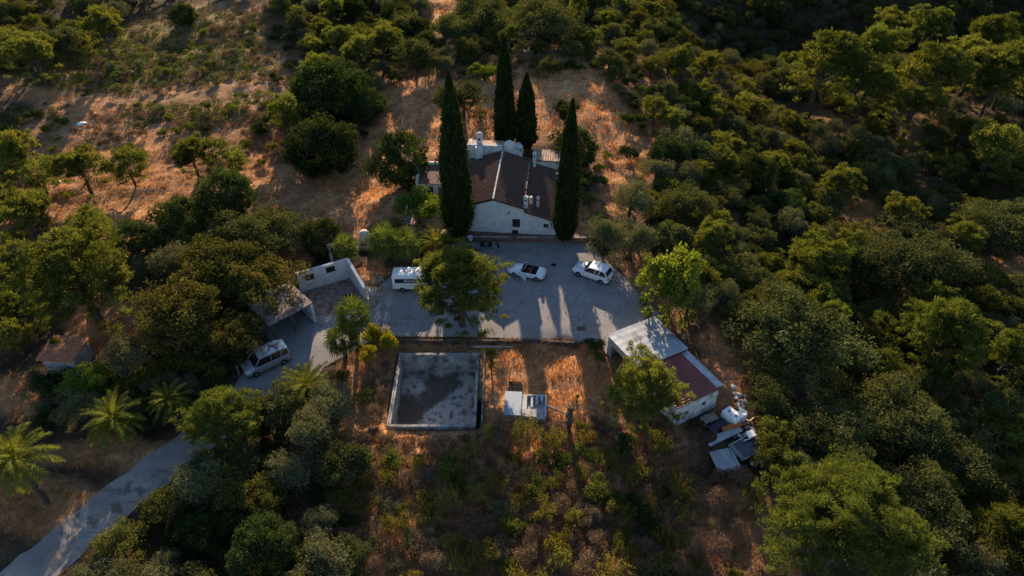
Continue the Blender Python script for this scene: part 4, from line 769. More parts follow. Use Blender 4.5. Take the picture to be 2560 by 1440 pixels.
def hatch(name, loc, rz, paint, label, cat, L=4.4, W=1.8, H=1.5, zb=.2, belt=.92, hoodx=None, van=False, rack=False):
    t = empty(name, (loc[0], loc[1], .02 if len(loc) < 3 else loc[2]), rz, label, cat); h = L / 2; w_ = W / 2
    wsx, rfx, rrx, rbx = (h - 1.25, h - 1.95, -h + .55, -h + .12) if not van else (h - .85, h - 1.55, -h + .25, -h + .06)
    mb = MB(); loft(mb, [ring(h, w_ * .72, .32, .58), ring(h - .12, w_ * .88, .22, .70), ring(h - .45, w_ * .97, zb, .80), ring(wsx, w_, zb, belt), ring(0, w_, zb, belt + .02), ring(rbx + .3, w_ * .99, zb, belt + .03), ring(-h + .10, w_ * .93, .25, belt), ring(-h, w_ * .82, .35, belt - .15)])
    mb.build('body', paint, t, smooth=True)
    tw = w_ * .78; bw = w_ * .93
    # glasshouse
    mb = MB(); B4 = [(wsx, bw), (rbx + .05, bw * .97)]; T4 = [(rfx, tw), (rrx, tw * .95)]
    v = [(B4[0][0], -B4[0][1], belt), (B4[0][0], B4[0][1], belt), (B4[1][0], B4[1][1], belt), (B4[1][0], -B4[1][1], belt), (T4[0][0], -T4[0][1], H - .05), (T4[0][0], T4[0][1], H - .05), (T4[1][0], T4[1][1], H - .06), (T4[1][0], -T4[1][1], H - .06)]
    mb.add(v, [(0, 1, 2, 3), (4, 7, 6, 5), (0, 4, 5, 1), (1, 5, 6, 2), (2, 6, 7, 3), (3, 7, 4, 0)]); mb.build('windows', M['glass'], t, bevel=.02)
    mb = MB(); ns = 7; st = []
    for i in range(ns):
        u = i / (ns - 1); x = rfx + .06 + (rrx - .12 - rfx - .06) * u; z = H - .045 + .06 * math.sin(PI * u) ; ww = tw * (1.0 - .05 * u) + .02; st.append([(x, -ww, H - .075), (x, -ww * .97, z - .01), (x, -ww * .5, z + .012), (x, ww * .5, z + .012), (x, ww * .97, z - .01), (x, ww, H - .075)])
    loft(mb, st); mb.build('roof', paint, t, smooth=True)
    for s in (-1, 1):
        xm = (wsx + rbx) / 2
        for a_, b__, rd in (((B4[0][0], s * B4[0][1], belt), (T4[0][0], s * T4[0][1], H - .06), .035), ((B4[1][0], s * B4[1][1], belt), (T4[1][0], s * T4[1][1], H - .06), .07), ((xm + .05, s * bw, belt), (xm, s * (tw + .01), H - .06), .035), ((rrx + .65, s * bw * .98, belt), (rrx + .5, s * tw * .97, H - .06), .05)):
            mb = MB(); mb.tube([a_, b__], rd, 6); mb.build('roof_pillar', paint, t)
    for s in (-1, 1):
        mb = MB(); mb.lathe([(.02, -.1), (.12, -.06), (.13, .05), (.02, .1)], 8, 0, Matrix.Translation((wsx - .25, s * (w_ + .1), belt + .08)) @ Matrix.Rotation(R(90), 4, 'Y') @ Matrix.Scale(.8, 4, (1, 0, 0))); mb.tube([(wsx - .25, s * (w_ - .03), belt + .02), (wsx - .25, s * (w_ + .07), belt + .06)], .02, 5); mb.build('mirror', paint, t)
        mb = MB(); mb.box(h - .22, h - .03, s * w_ * .74 - .16, s * w_ * .74 + .16, .60, .73); mb.build('headlight', M['lamp'], t, bevel=.03)
        mb = MB(); mb.box(-h + .015, -h + .12, s * w_ * .80 - .12, s * w_ * .80 + .1, .72, .95 if not van else 1.15); mb.build('tail_light', M['red'], t, bevel=.02)
    mb = MB(); mb.box(h - .06, h + .015, -w_ * .45, w_ * .45, .33, .52); mb.build('grille', M['dark'], t)
    mb = MB(); mb.box(-h - .02, -h + .01, -.26, .26, .52, .63); mb.build('number_plate', M['letter'], t)
    mb = MB(); mb.box(-h + .02, h - .05, -w_ * .80, w_ * .80, .15, .25); mb.build('underbody', M['dark'], t)
    wheels(t, (h - .85, -h + .82), w_ - .08, .33)
    if rack:
        mb = MB()
        for s in (-1, 1): mb.tube([(rfx + .0, s * tw * .85, H + .09), (rrx + .2, s * tw * .85, H + .09)], .025, 6)
        for k in range(5): x = rfx - .05 + (rrx + .25 - rfx) * k / 4; mb.tube([(x, -tw * .85, H + .09), (x, tw * .85, H + .09)], .02, 6); [mb.tube([(x, s * tw * .85, H - .03), (x, s * tw * .85, H + .09)], .02, 5) for s in (-1, 1)]
        mb.build('roof_rack', M['rim'], t)
    return t
a, b_ = G(1479, 692); hatch('white_hatchback', (a + .1, b_ + .15), R(180 - 30), M['paint_white'], 'closed white hatchback parked near the right cypress shadow', 'car', 4.3, 1.84, 1.60, belt=.98)
a, b_ = G(659, 915); SV = hatch('silver_minivan', (a + .3, b_ + .2, float(base(a, b_)) + .04), R(180 + 36), M['paint_silver'], 'silver minivan with loaded roof rack on the shaded drive by the carport', 'van', 4.35, 1.82, 1.80, belt=1.02, van=True, rack=True)
mb = MB(); r_ = random.Random(9)
for k in range(26):
    q = r_.uniform(.05, .14); mb.box(-q * 1.6, q * 1.6, -q, q, -q * .5, q * .5, r_.randint(0, 1), Matrix.Translation((r_.uniform(-1.4, .7), r_.uniform(-.5, .5), 1.95)) @ Euler((r_.random(), r_.random(), r_.random() * 3)).to_matrix().to_4x4())
o = mb.build('roof_load', [M['wood'], M['rock']], None, loc=SV.location, rot=(0, 0, SV.rotation_euler.z)); tag(o, 'jumble of pale wood pieces tied on the silver minivan roof', 'load')
# convertible: open tub, front to the left
a, b_ = G(1318, 688); t = empty('convertible_car', (a, b_ + .1, .02), R(180 - 18), 'white open convertible with its near door ajar in the middle of the yard', 'car'); L_, W_ = 4.1, 1.74; h = L_ / 2; w_ = W_ / 2
mb = MB(); N = None
loft(mb, [ring(h, w_ * .6, .34, .50), ring(h - .1, w_ * .8, .24, .58), ring(h - .35, w_ * .93, .2, .66), ring(h - .9, w_ * .98, .2, .75, .80), ring(h - 1.35, w_, .2, .80, .83), ring(h - 1.5, w_, .2, .82, .84),
          ring(h - 1.56, w_, .2, .82, .35, w_ * .85), ring(0, w_, .2, .82, .30, w_ * .85), ring(-h + .92, w_, .2, .84, .35, w_ * .85), ring(-h + .86, w_, .2, .85, .88), ring(-h + .5, w_ * .95, .22, .84, .86), ring(-h + .12, w_ * .85, .3, .78), ring(-h, w_ * .7, .38, .62)])
mb.build('body', M['paint_white'], t, smooth=True)
mb = MB(); mb.box(-h + .93, h - 1.57, -w_ * .84, w_ * .84, .36, .40); mb.box(h - 1.80, h - 1.57, -w_ * .84, w_ * .84, .4, .82); mb.box(-h + .925, -h + 1.3, -w_ * .84, w_ * .84, .4, .80)
for s in (-1, 1): mb.box(-h + 1.3, h - 1.8, s * w_ * .80 - .03, s * w_ * .80 + .03, .4, .80)
mb.build('interior', M['dark'], t)
for s in (-1, 1):
    mb = MB(); mb.box(-.45, .1, s * .36 - .24, s * .36 + .24, .4, .58); mb.box(-.62, -.42, s * .36 - .24, s * .36 + .24, .45, 1.0); mb.box(-.62, -.5, s * .36 - .13, s * .36 + .13, 1.001, 1.14); mb.build('seat', M['seat'], t, bevel=.05)
mb = MB(); quad(mb, [(h - 1.45, -.66, .84), (h - 1.45, .66, .84), (h - 1.92, .56, 1.22), (h - 1.92, -.56, 1.22)], .01); mb.build('windscreen', M['glass'], t)
mb = MB(); mb.tube([(h - 1.45, -.68, .83), (h - 1.93, -.57, 1.23), (h - 1.93, .57, 1.23), (h - 1.45, .68, .83)], .028, 6); mb.build('windscreen_frame', M['rim'], t)
mb = MB(); mb.tube([(h - 2.0, .36 + .16 * math.cos(k * PI / 6), .86 + .16 * math.sin(k * PI / 6)) for k in range(13)], .015, 5); mb.build('steering_wheel', M['dark'], t)
mb = MB(); quad(mb, [(0, 0, .32), (-1.05, 0, .32), (-1.05, 0, .84), (0, 0, .80)], .07); o = mb.build('door', M['paint_white'], t, loc=(h - 1.45, w_ + .02, 0), rot=(0, 0, R(-38)))
for s in (-1, 1):
    mb = MB(); mb.box(h - .3, h - .1, s * .6 - .13, s * .6 + .13, .56, .64); mb.build('headlight', M['lamp'], t, bevel=.02); mb = MB(); mb.box(-h + .02, -h + .12, s * .58 - .12, s * .58 + .12, .6, .7); mb.build('tail_light', M['red'], t)
    mb = MB(); mb.box(h - 1.62, h - 1.5, s * .93 - .08, s * .93 + .08, .84, .96); mb.build('mirror', M['paint_white'], t, bevel=.02)
mb = MB(); mb.box(-h + .1, h - .1, -.68, .68, .16, .24); mb.build('underbody', M['dark'], t); wheels(t, (h - .82, -h + .82), w_ - .09, .31)
# box van, front to the right (behind the pine)
t = empty('panel_van', (-12.55 + 2.6, 56.75, .02), R(0), 'white panel van with dark lettered side banner beside the rubble', 'van'); h = 2.6; w_ = .9
mb = MB(); prof = lambda x, hw, zt: [(x, -hw * .95, .42), (x, -hw, .6), (x, -hw, 1.2), (x, -hw * .97, zt - .12), (x, -hw * .88, zt - .02), (x, -hw * .4, zt + .02), (x, hw * .4, zt + .02), (x, hw * .88, zt - .02), (x, hw * .97, zt - .12), (x, hw, 1.2), (x, hw, .6), (x, hw * .95, .42)]
loft(mb, [prof(-h, w_ * .97, 2.04), prof(-h + .1, w_, 2.1), prof(0, w_, 2.12), prof(h - 1.7, w_, 2.10), prof(h - 1.3, w_, 1.98), prof(h - .75, w_, 1.22), prof(h - .1, w_ * .93, 1.02), prof(h, w_ * .85, .85)]); mb.build('body', M['paint_van'], t, smooth=True)
mb = MB(); mb.box(-h + .28, .45, -w_ - .012, -w_ - .004, 1.28, 1.82); mb.build('side_banner', M['banner'], t)
mb = MB(); mb.box(.60, 1.25, -w_ - .012, -w_ - .004, 1.30, 1.80); mb.build('side_window', M['glass'], t)
mb = MB(); mb.box(.80, .98, -w_ - .02, -w_ - .013, 1.46, 1.64); mb.build('window_sticker', M['letter'], t)
mb = MB(); mb.box(h - 1.35, h - .95, -w_ - .012, -w_ - .004, 1.25, 1.62); mb.build('cab_window', M['glass'], t)
fc = bpy.data.curves.new('lettering', 'FONT'); fc.body = 'Smyva l t'; fc.size = .44; fc.extrude = .004; fo = bpy.data.objects.new('tmp', fc); COL.objects.link(fo)
bpy.context.view_layer.update(); me = bpy.data.meshes.new_from_object(fo.evaluated_get(bpy.context.evaluated_depsgraph_get())); bpy.data.objects.remove(fo); me.materials.clear(); me.materials.append(M['letter'])
link('lettering', me, t, loc=(-1.35, -w_ - .019, 1.44), rot=(R(90), 0, 0))
mb = MB(); mb.box(-h - .01, h - .3, -w_ * .86, w_ * .86, .28, .45); mb.build('underbody', M['dark'], t); mb = MB(); mb.box(-h - .08, -h - .005, -w_ * .9, w_ * .9, .38, .5); mb.build('bumper', M['grey_metal'], t)
for s in (-1, 1): mb = MB(); mb.box(-h - .012, -h + .05, s * w_ * .88 - .06, s * w_ * .88 + .05, .8, 1.1); mb.build('tail_light', M['red'], t); mb = MB(); mb.box(h - .1, h - .01, s * .6 - .14, s * .6 + .14, .62, .78); mb.build('headlight', M['lamp'], t)
wheels(t, (-h + 1.0, h - .8), w_ - .09, .34)
# two cars mostly behind the central pine
a, b_ = G(1082, 668); hatch('white_estate', (a + .8, b_ + .2), R(180 + 12), M['paint_white'], 'white car mostly hidden between the van and central pine', 'car', 4.3, 1.78, 1.5)
a, b_ = G(1205, 655); hatch('black_car', (a - .5, b_ - .1), R(180 - 55), M['paint_black'], 'black car peeping out behind the right side of central pine', 'car', 4.2, 1.76, 1.45)
# ------------------------------------------------------------ person walking on the yard (dark jacket)
def person(loc, rz):
    me = bpy.data.meshes.new('body'); ob = link('person', me, None, loc, (0, 0, rz))
    tag(ob, 'person in dark jacket and grey trousers striding near the front terrace', 'person')
    J = [((0, 0, .95), .13), ((.03, 0, 1.15), .135), ((.09, 0, 1.38), .15), ((.13, 0, 1.50), .06), ((.16, 0, 1.56), .055), ((.19, 0, 1.64), .095), ((.20, 0, 1.74), .085),
         ((0, .1, .90), .10), ((.18, .11, .50), .068), ((.22, .11, .10), .045), ((.40, .12, .04), .035), ((0, -.1, .90), .10), ((-.08, -.11, .50), .068), ((-.32, -.11, .14), .045), ((-.22, -.12, .03), .035),
         ((.09, .2, 1.40), .07), ((.02, .27, 1.15), .048), ((.14, .29, .92), .036), ((.09, -.2, 1.40), .07), ((.16, -.27, 1.14), .048), ((.34, -.28, .98), .036)]
    E_ = [(0, 1), (1, 2), (2, 3), (3, 4), (4, 5), (5, 6), (0, 7), (7, 8), (8, 9), (9, 10), (0, 11), (11, 12), (12, 13), (13, 14), (2, 15), (15, 16), (16, 17), (2, 18), (18, 19), (19, 20)]
    n0 = len(J)
    for (hand, d) in ((17, (.35, 0, -.94)), (20, (.8, 0, -.6))):
        hx, hy, hz = J[hand][0]; pi = len(J); J.append(((hx + d[0] * .06, hy, hz + d[2] * .06), .03)); E_.append((hand, pi))
        for k, ln in enumerate((.07, .085, .08, .06)):
            q = len(J); oy = -.03 + .02 * k; J.append(((hx + d[0] * .10, hy + oy, hz + d[2] * .10), .009)); J.append(((hx + d[0] * (.10 + ln) + .01, hy + oy, hz + d[2] * (.10 + ln)), .008)); E_ += [(pi, q), (q, q + 1)]
        q = len(J); J.append(((hx + d[0] * .05 + .04, hy - .01, hz + d[2] * .05), .010)); E_.append((pi, q))
    me.from_pydata([j[0] for j in J], E_, []); ob.modifiers.new('skin', 'SKIN'); sv = me.skin_vertices[0].data
    for i, j in enumerate(J): sv[i].radius = (j[1], j[1])
    sv[0].use_root = True; su = ob.modifiers.new('sub', 'SUBSURF'); su.levels = su.render_levels = 1
    bpy.context.view_layer.update(); m2 = bpy.data.meshes.new_from_object(ob.evaluated_get(bpy.context.evaluated_depsgraph_get())); ob.modifiers.clear(); ob.data = m2
    for m in ('cloth_dark', 'cloth_grey', 'skin', 'tyre'): m2.materials.append(M[m])
    for p in m2.polygons:
        z = p.center.z; xx = abs(p.center.y); p.use_smooth = True
        p.material_index = 2 if (z > 1.52 or (z < .93 and xx > .24) or (z < .97 and p.center.x > .33 and z > .8)) else (3 if z < .09 else (1 if z < .93 else 0))
    mb = MB(); mb.lathe([(.02, .13), (.07, .11), (.105, .04), (.108, -.02), (.09, -.07)], 12, 0, Matrix.Translation((.175, 0, 1.70)) @ Matrix.Rotation(R(-14), 4, 'Y')); mb.build('hair', M['hair'], ob, smooth=True)
    mb = MB()
    for s in (-1, 1): mb.box(.275, .288, s * .035 - .012, s * .035 + .012, 1.675, 1.687)
    mb.tube([(.27, 0, 1.675), (.305, 0, 1.645)], [.012, .016], 5); mb.build('face_features', M['skin'], ob)
    return ob
a, b_ = G(1246, 633); person((a, b_, .02), R(215))
# things standing by the front terrace
def chair(px, py, rz, mat, lab):
    t = empty('garden_chair', (*G(px, py), .02), R(rz), lab, 'chair', 'chairs on the yard by the terrace')
    mb = MB(); mb.box(-.24, .24, -.24, .24, .42, .47); mb.build('seat', mat, t); mb = MB(); mb.box(-.24, .24, .2, .24, .471, .9); mb.build('backrest', mat, t)
    for sx in (-.22, .19):
        for sy in (-.22, .19): mb = MB(); mb.box(sx, sx + .03, sy, sy + .03, 0, .419); mb.build('leg', mat, t)
chair(1207, 622, 20, M['cloth_dark'], 'dark garden chair on the yard left of the person'); chair(1224, 622, -30, M['cloth_dark'], 'dark garden chair on the yard closest to the person')
o = MB(); o.lathe([(.2, 0), (.3, .45), (.32, .5), (.26, .5), (.24, .46), (.02, .45)], 14); o = o.build('flower_pot', M['white_old'], None, smooth=True, loc=(*G(1176, 601, .6), .6)); tag(o, 'pale flower pot on the terrace wall left of the garden chairs', 'pot')
o = MB(); o.box(-.35, .35, -.2, .2, 0, .4); o.box(-.3, .3, -.15, .15, .401, .5); o = o.build('storage_box', M['banner'], None, bevel=.02, loc=(*G(1288, 582, .6), .6)); tag(o, 'dark box standing against the white gable right of the window', 'box')
# ------------------------------------------------------------ plants
def unit(a): return a / (np.linalg.norm(a, axis=-1, keepdims=True) + 1e-9)
def dome_puffs(n, Rx, Rz, lobes, r, zmin=-.35, inner=.35, flat=0):
    """clump centres spread over a lumpy crown"""
    d = unit(r.normal(size=(n, 3))); d[:, 2] = np.where(d[:, 2] < zmin, -d[:, 2], d[:, 2]); q = r.uniform(inner, 1, n) ** .45
    if lobes:
        lc = unit(r.normal(size=(lobes, 3))) * np.array([.58, .58, .45]); lc[:, 2] = np.abs(lc[:, 2]) * r.uniform(-.3, 1.1, lobes); lr = r.uniform(.38, .62, lobes); w_ = r.integers(0, lobes, n)
        p = lc[w_] + d * q[:, None] * lr[w_][:, None]
    else: p = d * q[:, None]
    if lobes and n >= 380: k = n // 2; p[:k] = d[:k] * q[:k, None] * .84
    az = np.arctan2(p[:, 1], p[:, 0]); f1, f2, f3 = r.uniform(0, 6, 3); p = p * (1 + .13 * np.sin(3 * az + f1) + .10 * np.sin(5 * az + f2 + 3 * p[:, 2]) + .08 * np.sin(4 * p[:, 2] + f3))[:, None]
    if flat: p[:, 2] = np.maximum(p[:, 2], -flat)
    return p * np.array([Rx, Rx, Rz])
def foliage(P, prad, nl, size, asp, r, mode='leafy', tintspread=.6, bare=.12):
    N = len(P); pr = prad * r.uniform(.7, 1.3, N); cnt = (nl * r.uniform(.5, 1.3, N)).astype(int); cnt[r.uniform(0, 1, N) < bare] //= 4
    idx = np.repeat(np.arange(N), cnt); M_ = len(idx); u = unit(r.normal(size=(M_, 3)))
    if mode == 'spiky':
        u[:, 2] = np.abs(u[:, 2]) * .9 + .1 * u[:, 2]; u = unit(u + np.array([0, 0, .35])); q = r.uniform(.45, .95, M_)
        c = P[idx] + u * (q * pr[idx])[:, None]; dv = unit(u + .35 * r.normal(size=(M_, 3))); v, f, t = leaves_at(c, size, asp, np.clip(r.uniform(0, 1, N) * tintspread, 0, 1)[idx] + (1 - tintspread) * r.uniform(0, 1, M_), r, dv, .85)
    elif mode == 'up':
        q = r.uniform(0, 1, M_) ** .5; c = P[idx] + u * (q * pr[idx])[:, None] * np.array([.6, .6, 1.5]); v, f, t = leaves_at(c, size, asp, (r.uniform(0, 1, N) * tintspread)[idx] + (1 - tintspread) * r.uniform(0, 1, M_), r, np.array([0, 0, 1.0]) + .3 * r.normal(size=(M_, 3)), .65)
    else:
        q = r.uniform(.25, 1, M_) ** .5; c = P[idx] + u * (q * pr[idx])[:, None] * np.array([1, 1, .8]); v, f, t = leaves_at(c, size, asp, (r.uniform(0, 1, N) * tintspread)[idx] + (1 - tintspread) * r.uniform(0, 1, M_), r)
    return v, f, t
def tri2(f4): return f4
def trunk_mb(hc, r0, P, r, nl=9, fork=.45, lean=.025, multi=1):
    mb = MB()
    for m in range(multi):
        a0_ = r.uniform(0, 2 * PI); bx, by = (.25 * math.cos(a0_) * (multi > 1), .25 * math.sin(a0_) * (multi > 1)); rr_ = r0 / math.sqrt(multi)
        lx, ly = r.normal(0, lean, 2) * hc; top = np.array([lx + bx * 3, ly + by * 3, hc * 1.05]); pts = [np.array([bx, by, -.4]), np.array([bx * 1.3 + lx * .2, by * 1.3 + ly * .2, hc * .3]), np.array([bx * 2 + lx * .6, by * 2 + ly * .6, hc * .7]), top]
        mb.tube([tuple(p) for p in pts], [rr_ * 1.25, rr_, rr_ * .75, rr_ * .35], 7)
        for k in range(nl // multi):
            q = P[r.integers(0, len(P))] + np.array([0, 0, hc]); u = r.uniform(fork, .95); s = np.array([bx * 1.5 + lx * u * .8, by * 1.5 + ly * u * .8, hc * u]); mid = (s + q) / 2 + np.array([0, 0, -.12 * np.linalg.norm(q - s)])
            mb.tube([tuple(s), tuple(mid), tuple(q)], [rr_ * .42, rr_ * .25, rr_ * .08], 5)
    return mb
PROTO = {}
def proto(key, kind, lm, Rx, Rz, hc, n, lobes, prad, nl, size, asp, seed, mode='leafy', r0=.16, zmin=-.35, inner=.35, flat=0, limbs=9, bark='bark', ts=.6, multi=1, bare=.12, extra=0):
    r = np.random.default_rng(seed); P = dome_puffs(n, Rx, Rz, lobes, r, zmin, inner, flat)
    if extra:
        a = r.uniform(0, 2 * PI, extra); P2 = np.stack([np.cos(a) * Rx * r.uniform(.5, 1, extra), np.sin(a) * Rx * r.uniform(.5, 1, extra), -Rz * r.uniform(.3, 1.1, extra)], -1); P = np.concatenate([P, P2])
    v, f, t = foliage(P, prad, nl, size, asp, r, mode, ts, bare); v = v + np.array([0, 0, hc])
    crown = np_mesh(key + '_crown', v, f, [M[lm]], tint=t); tm = trunk_mb(hc, r0, P, r, limbs, multi=multi); trunk = tm.mesh(key + '_trunk', M[bark])
    # joined version for small copies
    tv = np.array(tm.v); tf = []
    for q in tm.f:
        if len(q) == 4: tf.append(q)
    allv = np.concatenate([v, tv]); allf = np.concatenate([f, np.array(tf) + len(v)]); mi = np.r_[np.zeros(len(f)), np.ones(len(tf))]
    joined = np_mesh(key, allv, allf, [M[lm], M[bark]], tint=np.r_[t, np.zeros(len(tv))], mi=mi)
    PROTO.setdefault(key[:-1], []).append(dict(crown=crown, trunk=trunk, joined=joined, R=Rx, hc=hc, kind=kind))
for i in (0, 1, 2):
    proto('pine_s%d' % i, 'pine_tree', 'pine', 1.5, 1.5, 1.9, 90, 0, .50, 46, .30, .22, 100 + i, 'spiky', .10, -.85)
    proto('pine_m%d' % i, 'pine_tree', 'pine', 2.9, 2.6, 3.4, 220, 5, .58, 66, .34, .22, 110 + i, 'spiky', .20, -.6, limbs=14, extra=20)
    proto('pine_t%d' % i, 'pine_tree', 'pine', 3.2, 3.0, 5.4, 260, 6, .62, 60, .36, .22, 115 + i, 'spiky', .24, -.6, limbs=14, extra=30)
    proto('oak_m%d' % i, 'oak_tree', 'oak', 2.5, 2.1, 2.2, 150, 8, .60, 60, .21, .6, 130 + i, limbs=8, zmin=-.7, extra=20)
    proto('mast_m%d' % i, 'mastic_tree', 'mastic', 2.2, 1.7, 1.7, 130, 6, .52, 60, .18, .55, 260 + i, limbs=8, zmin=-.7, extra=18)
    proto('arbu_m%d' % i, 'strawberry_tree', 'oak_brown', 2.3, 2.1, 2.3, 120, 9, .52, 56, .19, .5, 270 + i, limbs=10, zmin=-.6, extra=10, bare=.25)
    proto('oak_l%d' % i, 'oak_tree', 'oak', 4.6, 3.3, 3.6, 360, 14, .78, 74, .23, .6, 140 + i, r0=.30, limbs=16, zmin=-.6, extra=50)
    proto('olive_m%d' % i, 'olive_tree', 'olive', 2.3, 2.0, 2.1, 140, 7, .58, 64, .20, .35, 150 + i, limbs=8, r0=.18, zmin=-.7, extra=18)
    proto('bush_g%d' % i, 'shrub', 'dense', 1.2, 1.0, .85, 46, 3, .36, 60, .15, .6, 160 + i, limbs=4, r0=.06)
    proto('bush_y%d' % i, 'shrub', 'greenscrub', 1.0, .8, .6, 40, 4, .34, 50, .15, .5, 170 + i, limbs=4, r0=.05)
    proto('bush_o%d' % i, 'shrub', 'olive', 1.2, 1.0, .85, 46, 4, .38, 56, .15, .4, 175 + i, limbs=4, r0=.05)
    proto('broom%d' % i, 'broom_shrub', 'broom', 1.5, 1.3, 1.2, 70, 6, .42, 24, .20, .32, 180 + i, 'up', limbs=16, r0=.05, bark='bark', multi=3, inner=.1)
    proto('dead_s%d' % i, 'dry_shrub', 'greyscrub', 1.2, 1.0, .85, 55, 4, .40, 44, .18, .22, 190 + i, limbs=16, r0=.05, bark='bark_pale', multi=3, inner=.1)
for i in (0, 1):
    proto('pine_l%d' % i, 'pine_tree', 'pine', 4.4, 3.9, 5.2, 430, 14, .62, 88, .36, .20, 120 + i, 'spiky', .30, -.75, limbs=26, extra=40, inner=.3)
    proto('dense_l%d' % i, 'carob_tree', 'dense', 3.0, 2.7, 2.6, 250, 0, .62, 80, .22, .6, 200 + i, r0=.22, limbs=6, inner=.5, zmin=-.95)
    proto('bright_m%d' % i, 'leafy_tree', 'bright', 2.9, 2.9, 3.3, 190, 9, .58, 58, .25, .65, 210 + i, r0=.16, limbs=16, bare=.2, zmin=-.6, extra=20)
    proto('bronze_l%d' % i, 'oak_tree', 'oak_brown', 4.6, 3.0, 3.6, 300, 14, .72, 72, .25, .6, 220 + i, r0=.32, limbs=24, zmin=-.6, extra=40)
    proto('yellow_s%d' % i, 'yellow_shrub', 'yellow', 1.1, 1.3, 1.3, 60, 4, .40, 70, .18, .5, 230 + i, limbs=5, r0=.05)
proto('pine_x0', 'pine_tree', 'pine', 7.6, 5.4, 7.8, 1000, 24, .75, 100, .34, .20, 240, 'spiky', .45, -.5, limbs=46, extra=90)
GP = {}
def place(key, px, py, wpx, label, cat, group=None, parts=True, var=None, sy=1.0, name=None, rot=None):
    lst = PROTO[key]; i = (int(px * 7 + py * 13) % len(lst)) if var is None else var; p = lst[i]; s = 1.0
    for _ in range(4):
        x, y, z = [float(q) for q in Rr(px, py, p['hc'] * s * sy)]; s = wpx / 2 * depth_of(x, y, z + p['hc'] * s * sy) / FPX / p['R']
    rz = (px * 1.7 + py * .9) % 6.28 if rot is None else rot; nm = name or p['kind']
    if parts:
        k = (key, i, nm)
        t = empty(nm, (x, y, z), rz, label, cat, group); t.scale = (s, s, s * sy)
        link('trunk' if key[:4] not in ('bush', 'broo', 'dead', 'yell') else 'stem', p['trunk'], t); link('crown' if key[:4] not in ('bush', 'broo', 'dead', 'yell') else 'foliage', p['crown'], t)
    else:
        t = link(nm, p['joined'], None, (x, y, z), (0, 0, rz)); t.scale = (s, s, s * sy); tag(t, label, cat, group)
    OCC.append((x, y, p['R'] * s)); return t
OCC = []
# ---- cypresses
def cypress_mesh(Hh, Rm, seed):
    r = np.random.default_rng(seed); n = int(Hh * Rm * 820)
    def rad(u): return Rm * np.where(u < .10, .55 + 4.5 * u, 1.0) * (1 - np.clip((u - .12) / .88, 0, 1) ** 2.3)
    u = r.uniform(0, 1, n) ** 1.12; a = r.uniform(0, 2 * PI, n); lump = 1 + .13 * np.sin(a * 5 + u * 9) + .17 * (vnoise(a * 3, u * Hh * .8, seed) - .5) * 2
    q = rad(u) * lump * (r.uniform(.80, 1.06, n) + .26 * (r.uniform(0, 1, n) < .12)) + .06; c = np.stack([q * np.cos(a), q * np.sin(a), .55 + u * (Hh - .6)], -1)
    dv = np.stack([np.cos(a) * .25, np.sin(a) * .25, np.ones(n)], -1)
    v, f, t = leaves_at(c, .34, .4, np.clip(.5 * vnoise(a * 4, u * Hh, seed + 1) + .5 * r.uniform(0, 1, n), 0, 1), r, unit(dv), .72)
    mb = MB(); prof = [(.04, .5)] + [(float(rad(np.array(w_))) * .74, .55 + w_ * (Hh - .9)) for w_ in np.linspace(0.02, .99, 22)]; mb.lathe(prof, 14)  # opaque core in the darkest leaf tint paints the crown's inner shade
    k = len(v); cv = np.array(mb.v); cf = np.array([q_ for q_ in mb.f if len(q_) == 4])
    return np_mesh('cypress_crown', np.concatenate([v, cv]), np.concatenate([f, cf + k]), [M['cypress']], tint=np.r_[t, np.zeros(len(cv))])
for i, (bx, by, ty, wd, lab) in enumerate([(1146, 592, 180, 66, 'thick tall cypress at the left corner of the white gable'), (1262, 374, 92, 46, 'tallest slender cypress behind the house, left of the pair'), (1314, 374, 182, 46, 'shorter cypress behind the house, right of the pair'), (1411, 603, 248, 50, 'tall cypress at the right corner of the house by the yard')]):
    x, y, z = [float(q) for q in Rr(bx, by)]; Hh = 20.0
    for _ in range(12): pyt = PX(x, y, z + Hh)[1]; Hh += (pyt - ty) * .045

    if i in (1, 2): pass
    d = depth_of(x, y, z + Hh * .25); Rm = wd / 2 * d / FPX
    t = empty('cypress_tree', (x, y, z), i * 1.3, lab, 'cypress', 'tall cypresses round the house'); link('crown', cypress_mesh(Hh, Rm, 300 + i), t)
    mb = MB(); mb.tube([(0, 0, -.4), (.02, 0, .4), (0, 0, 2.5)], [.24, .17, .12], 8); mb.build('trunk', M['bark'], t); OCC.append((x, y, Rm))
# ---- palms
def frond(mb, az, el, L, droop, wid, nleaf=20, r=None, V=None, rw=.03):
    pts = []; d = np.array([math.cos(az) * math.cos(el), math.sin(az) * math.cos(el), math.sin(el)]); p = np.zeros(3)
    n_ = 9
    for k in range(n_ + 1):
        pts.append(p.copy()); e = el - droop * (k / n_) ** 1.3; d = np.array([math.cos(az) * math.cos(e), math.sin(az) * math.cos(e), math.sin(e)]); p = p + d * L / n_
    side = np.array([-math.sin(az), math.cos(az), 0]); verts, tints = V
    def tri(a, b, c, t): verts.extend([a, b, c, c]); tints.extend([t] * 4)
    for k in range(n_):
        w_ = side * rw * (1 - k / n_ * .8); verts.extend([pts[k] - w_, pts[k] + w_, pts[k + 1] + w_ * .9, pts[k + 1] - w_ * .9]); tints.extend([.9] * 4)
    for k in range(nleaf):
        u = .15 + .85 * k / nleaf; f_ = u * n_; i = min(int(f_), n_ - 1); q = pts[i] + (pts[i + 1] - pts[i]) * (f_ - i); dd = unit(pts[i + 1] - pts[i]); ll = wid * math.sin(PI * (u * .85 + .1)) ** .6
        for s in (-1, 1):
            tip = q + side * s * ll * .72 + dd * ll * .62 + np.array([0, 0, -.10 * ll + r.normal(0, .06)]); b = dd * .045; tri(q - b, q + b, tip, r.uniform(.1, .8))
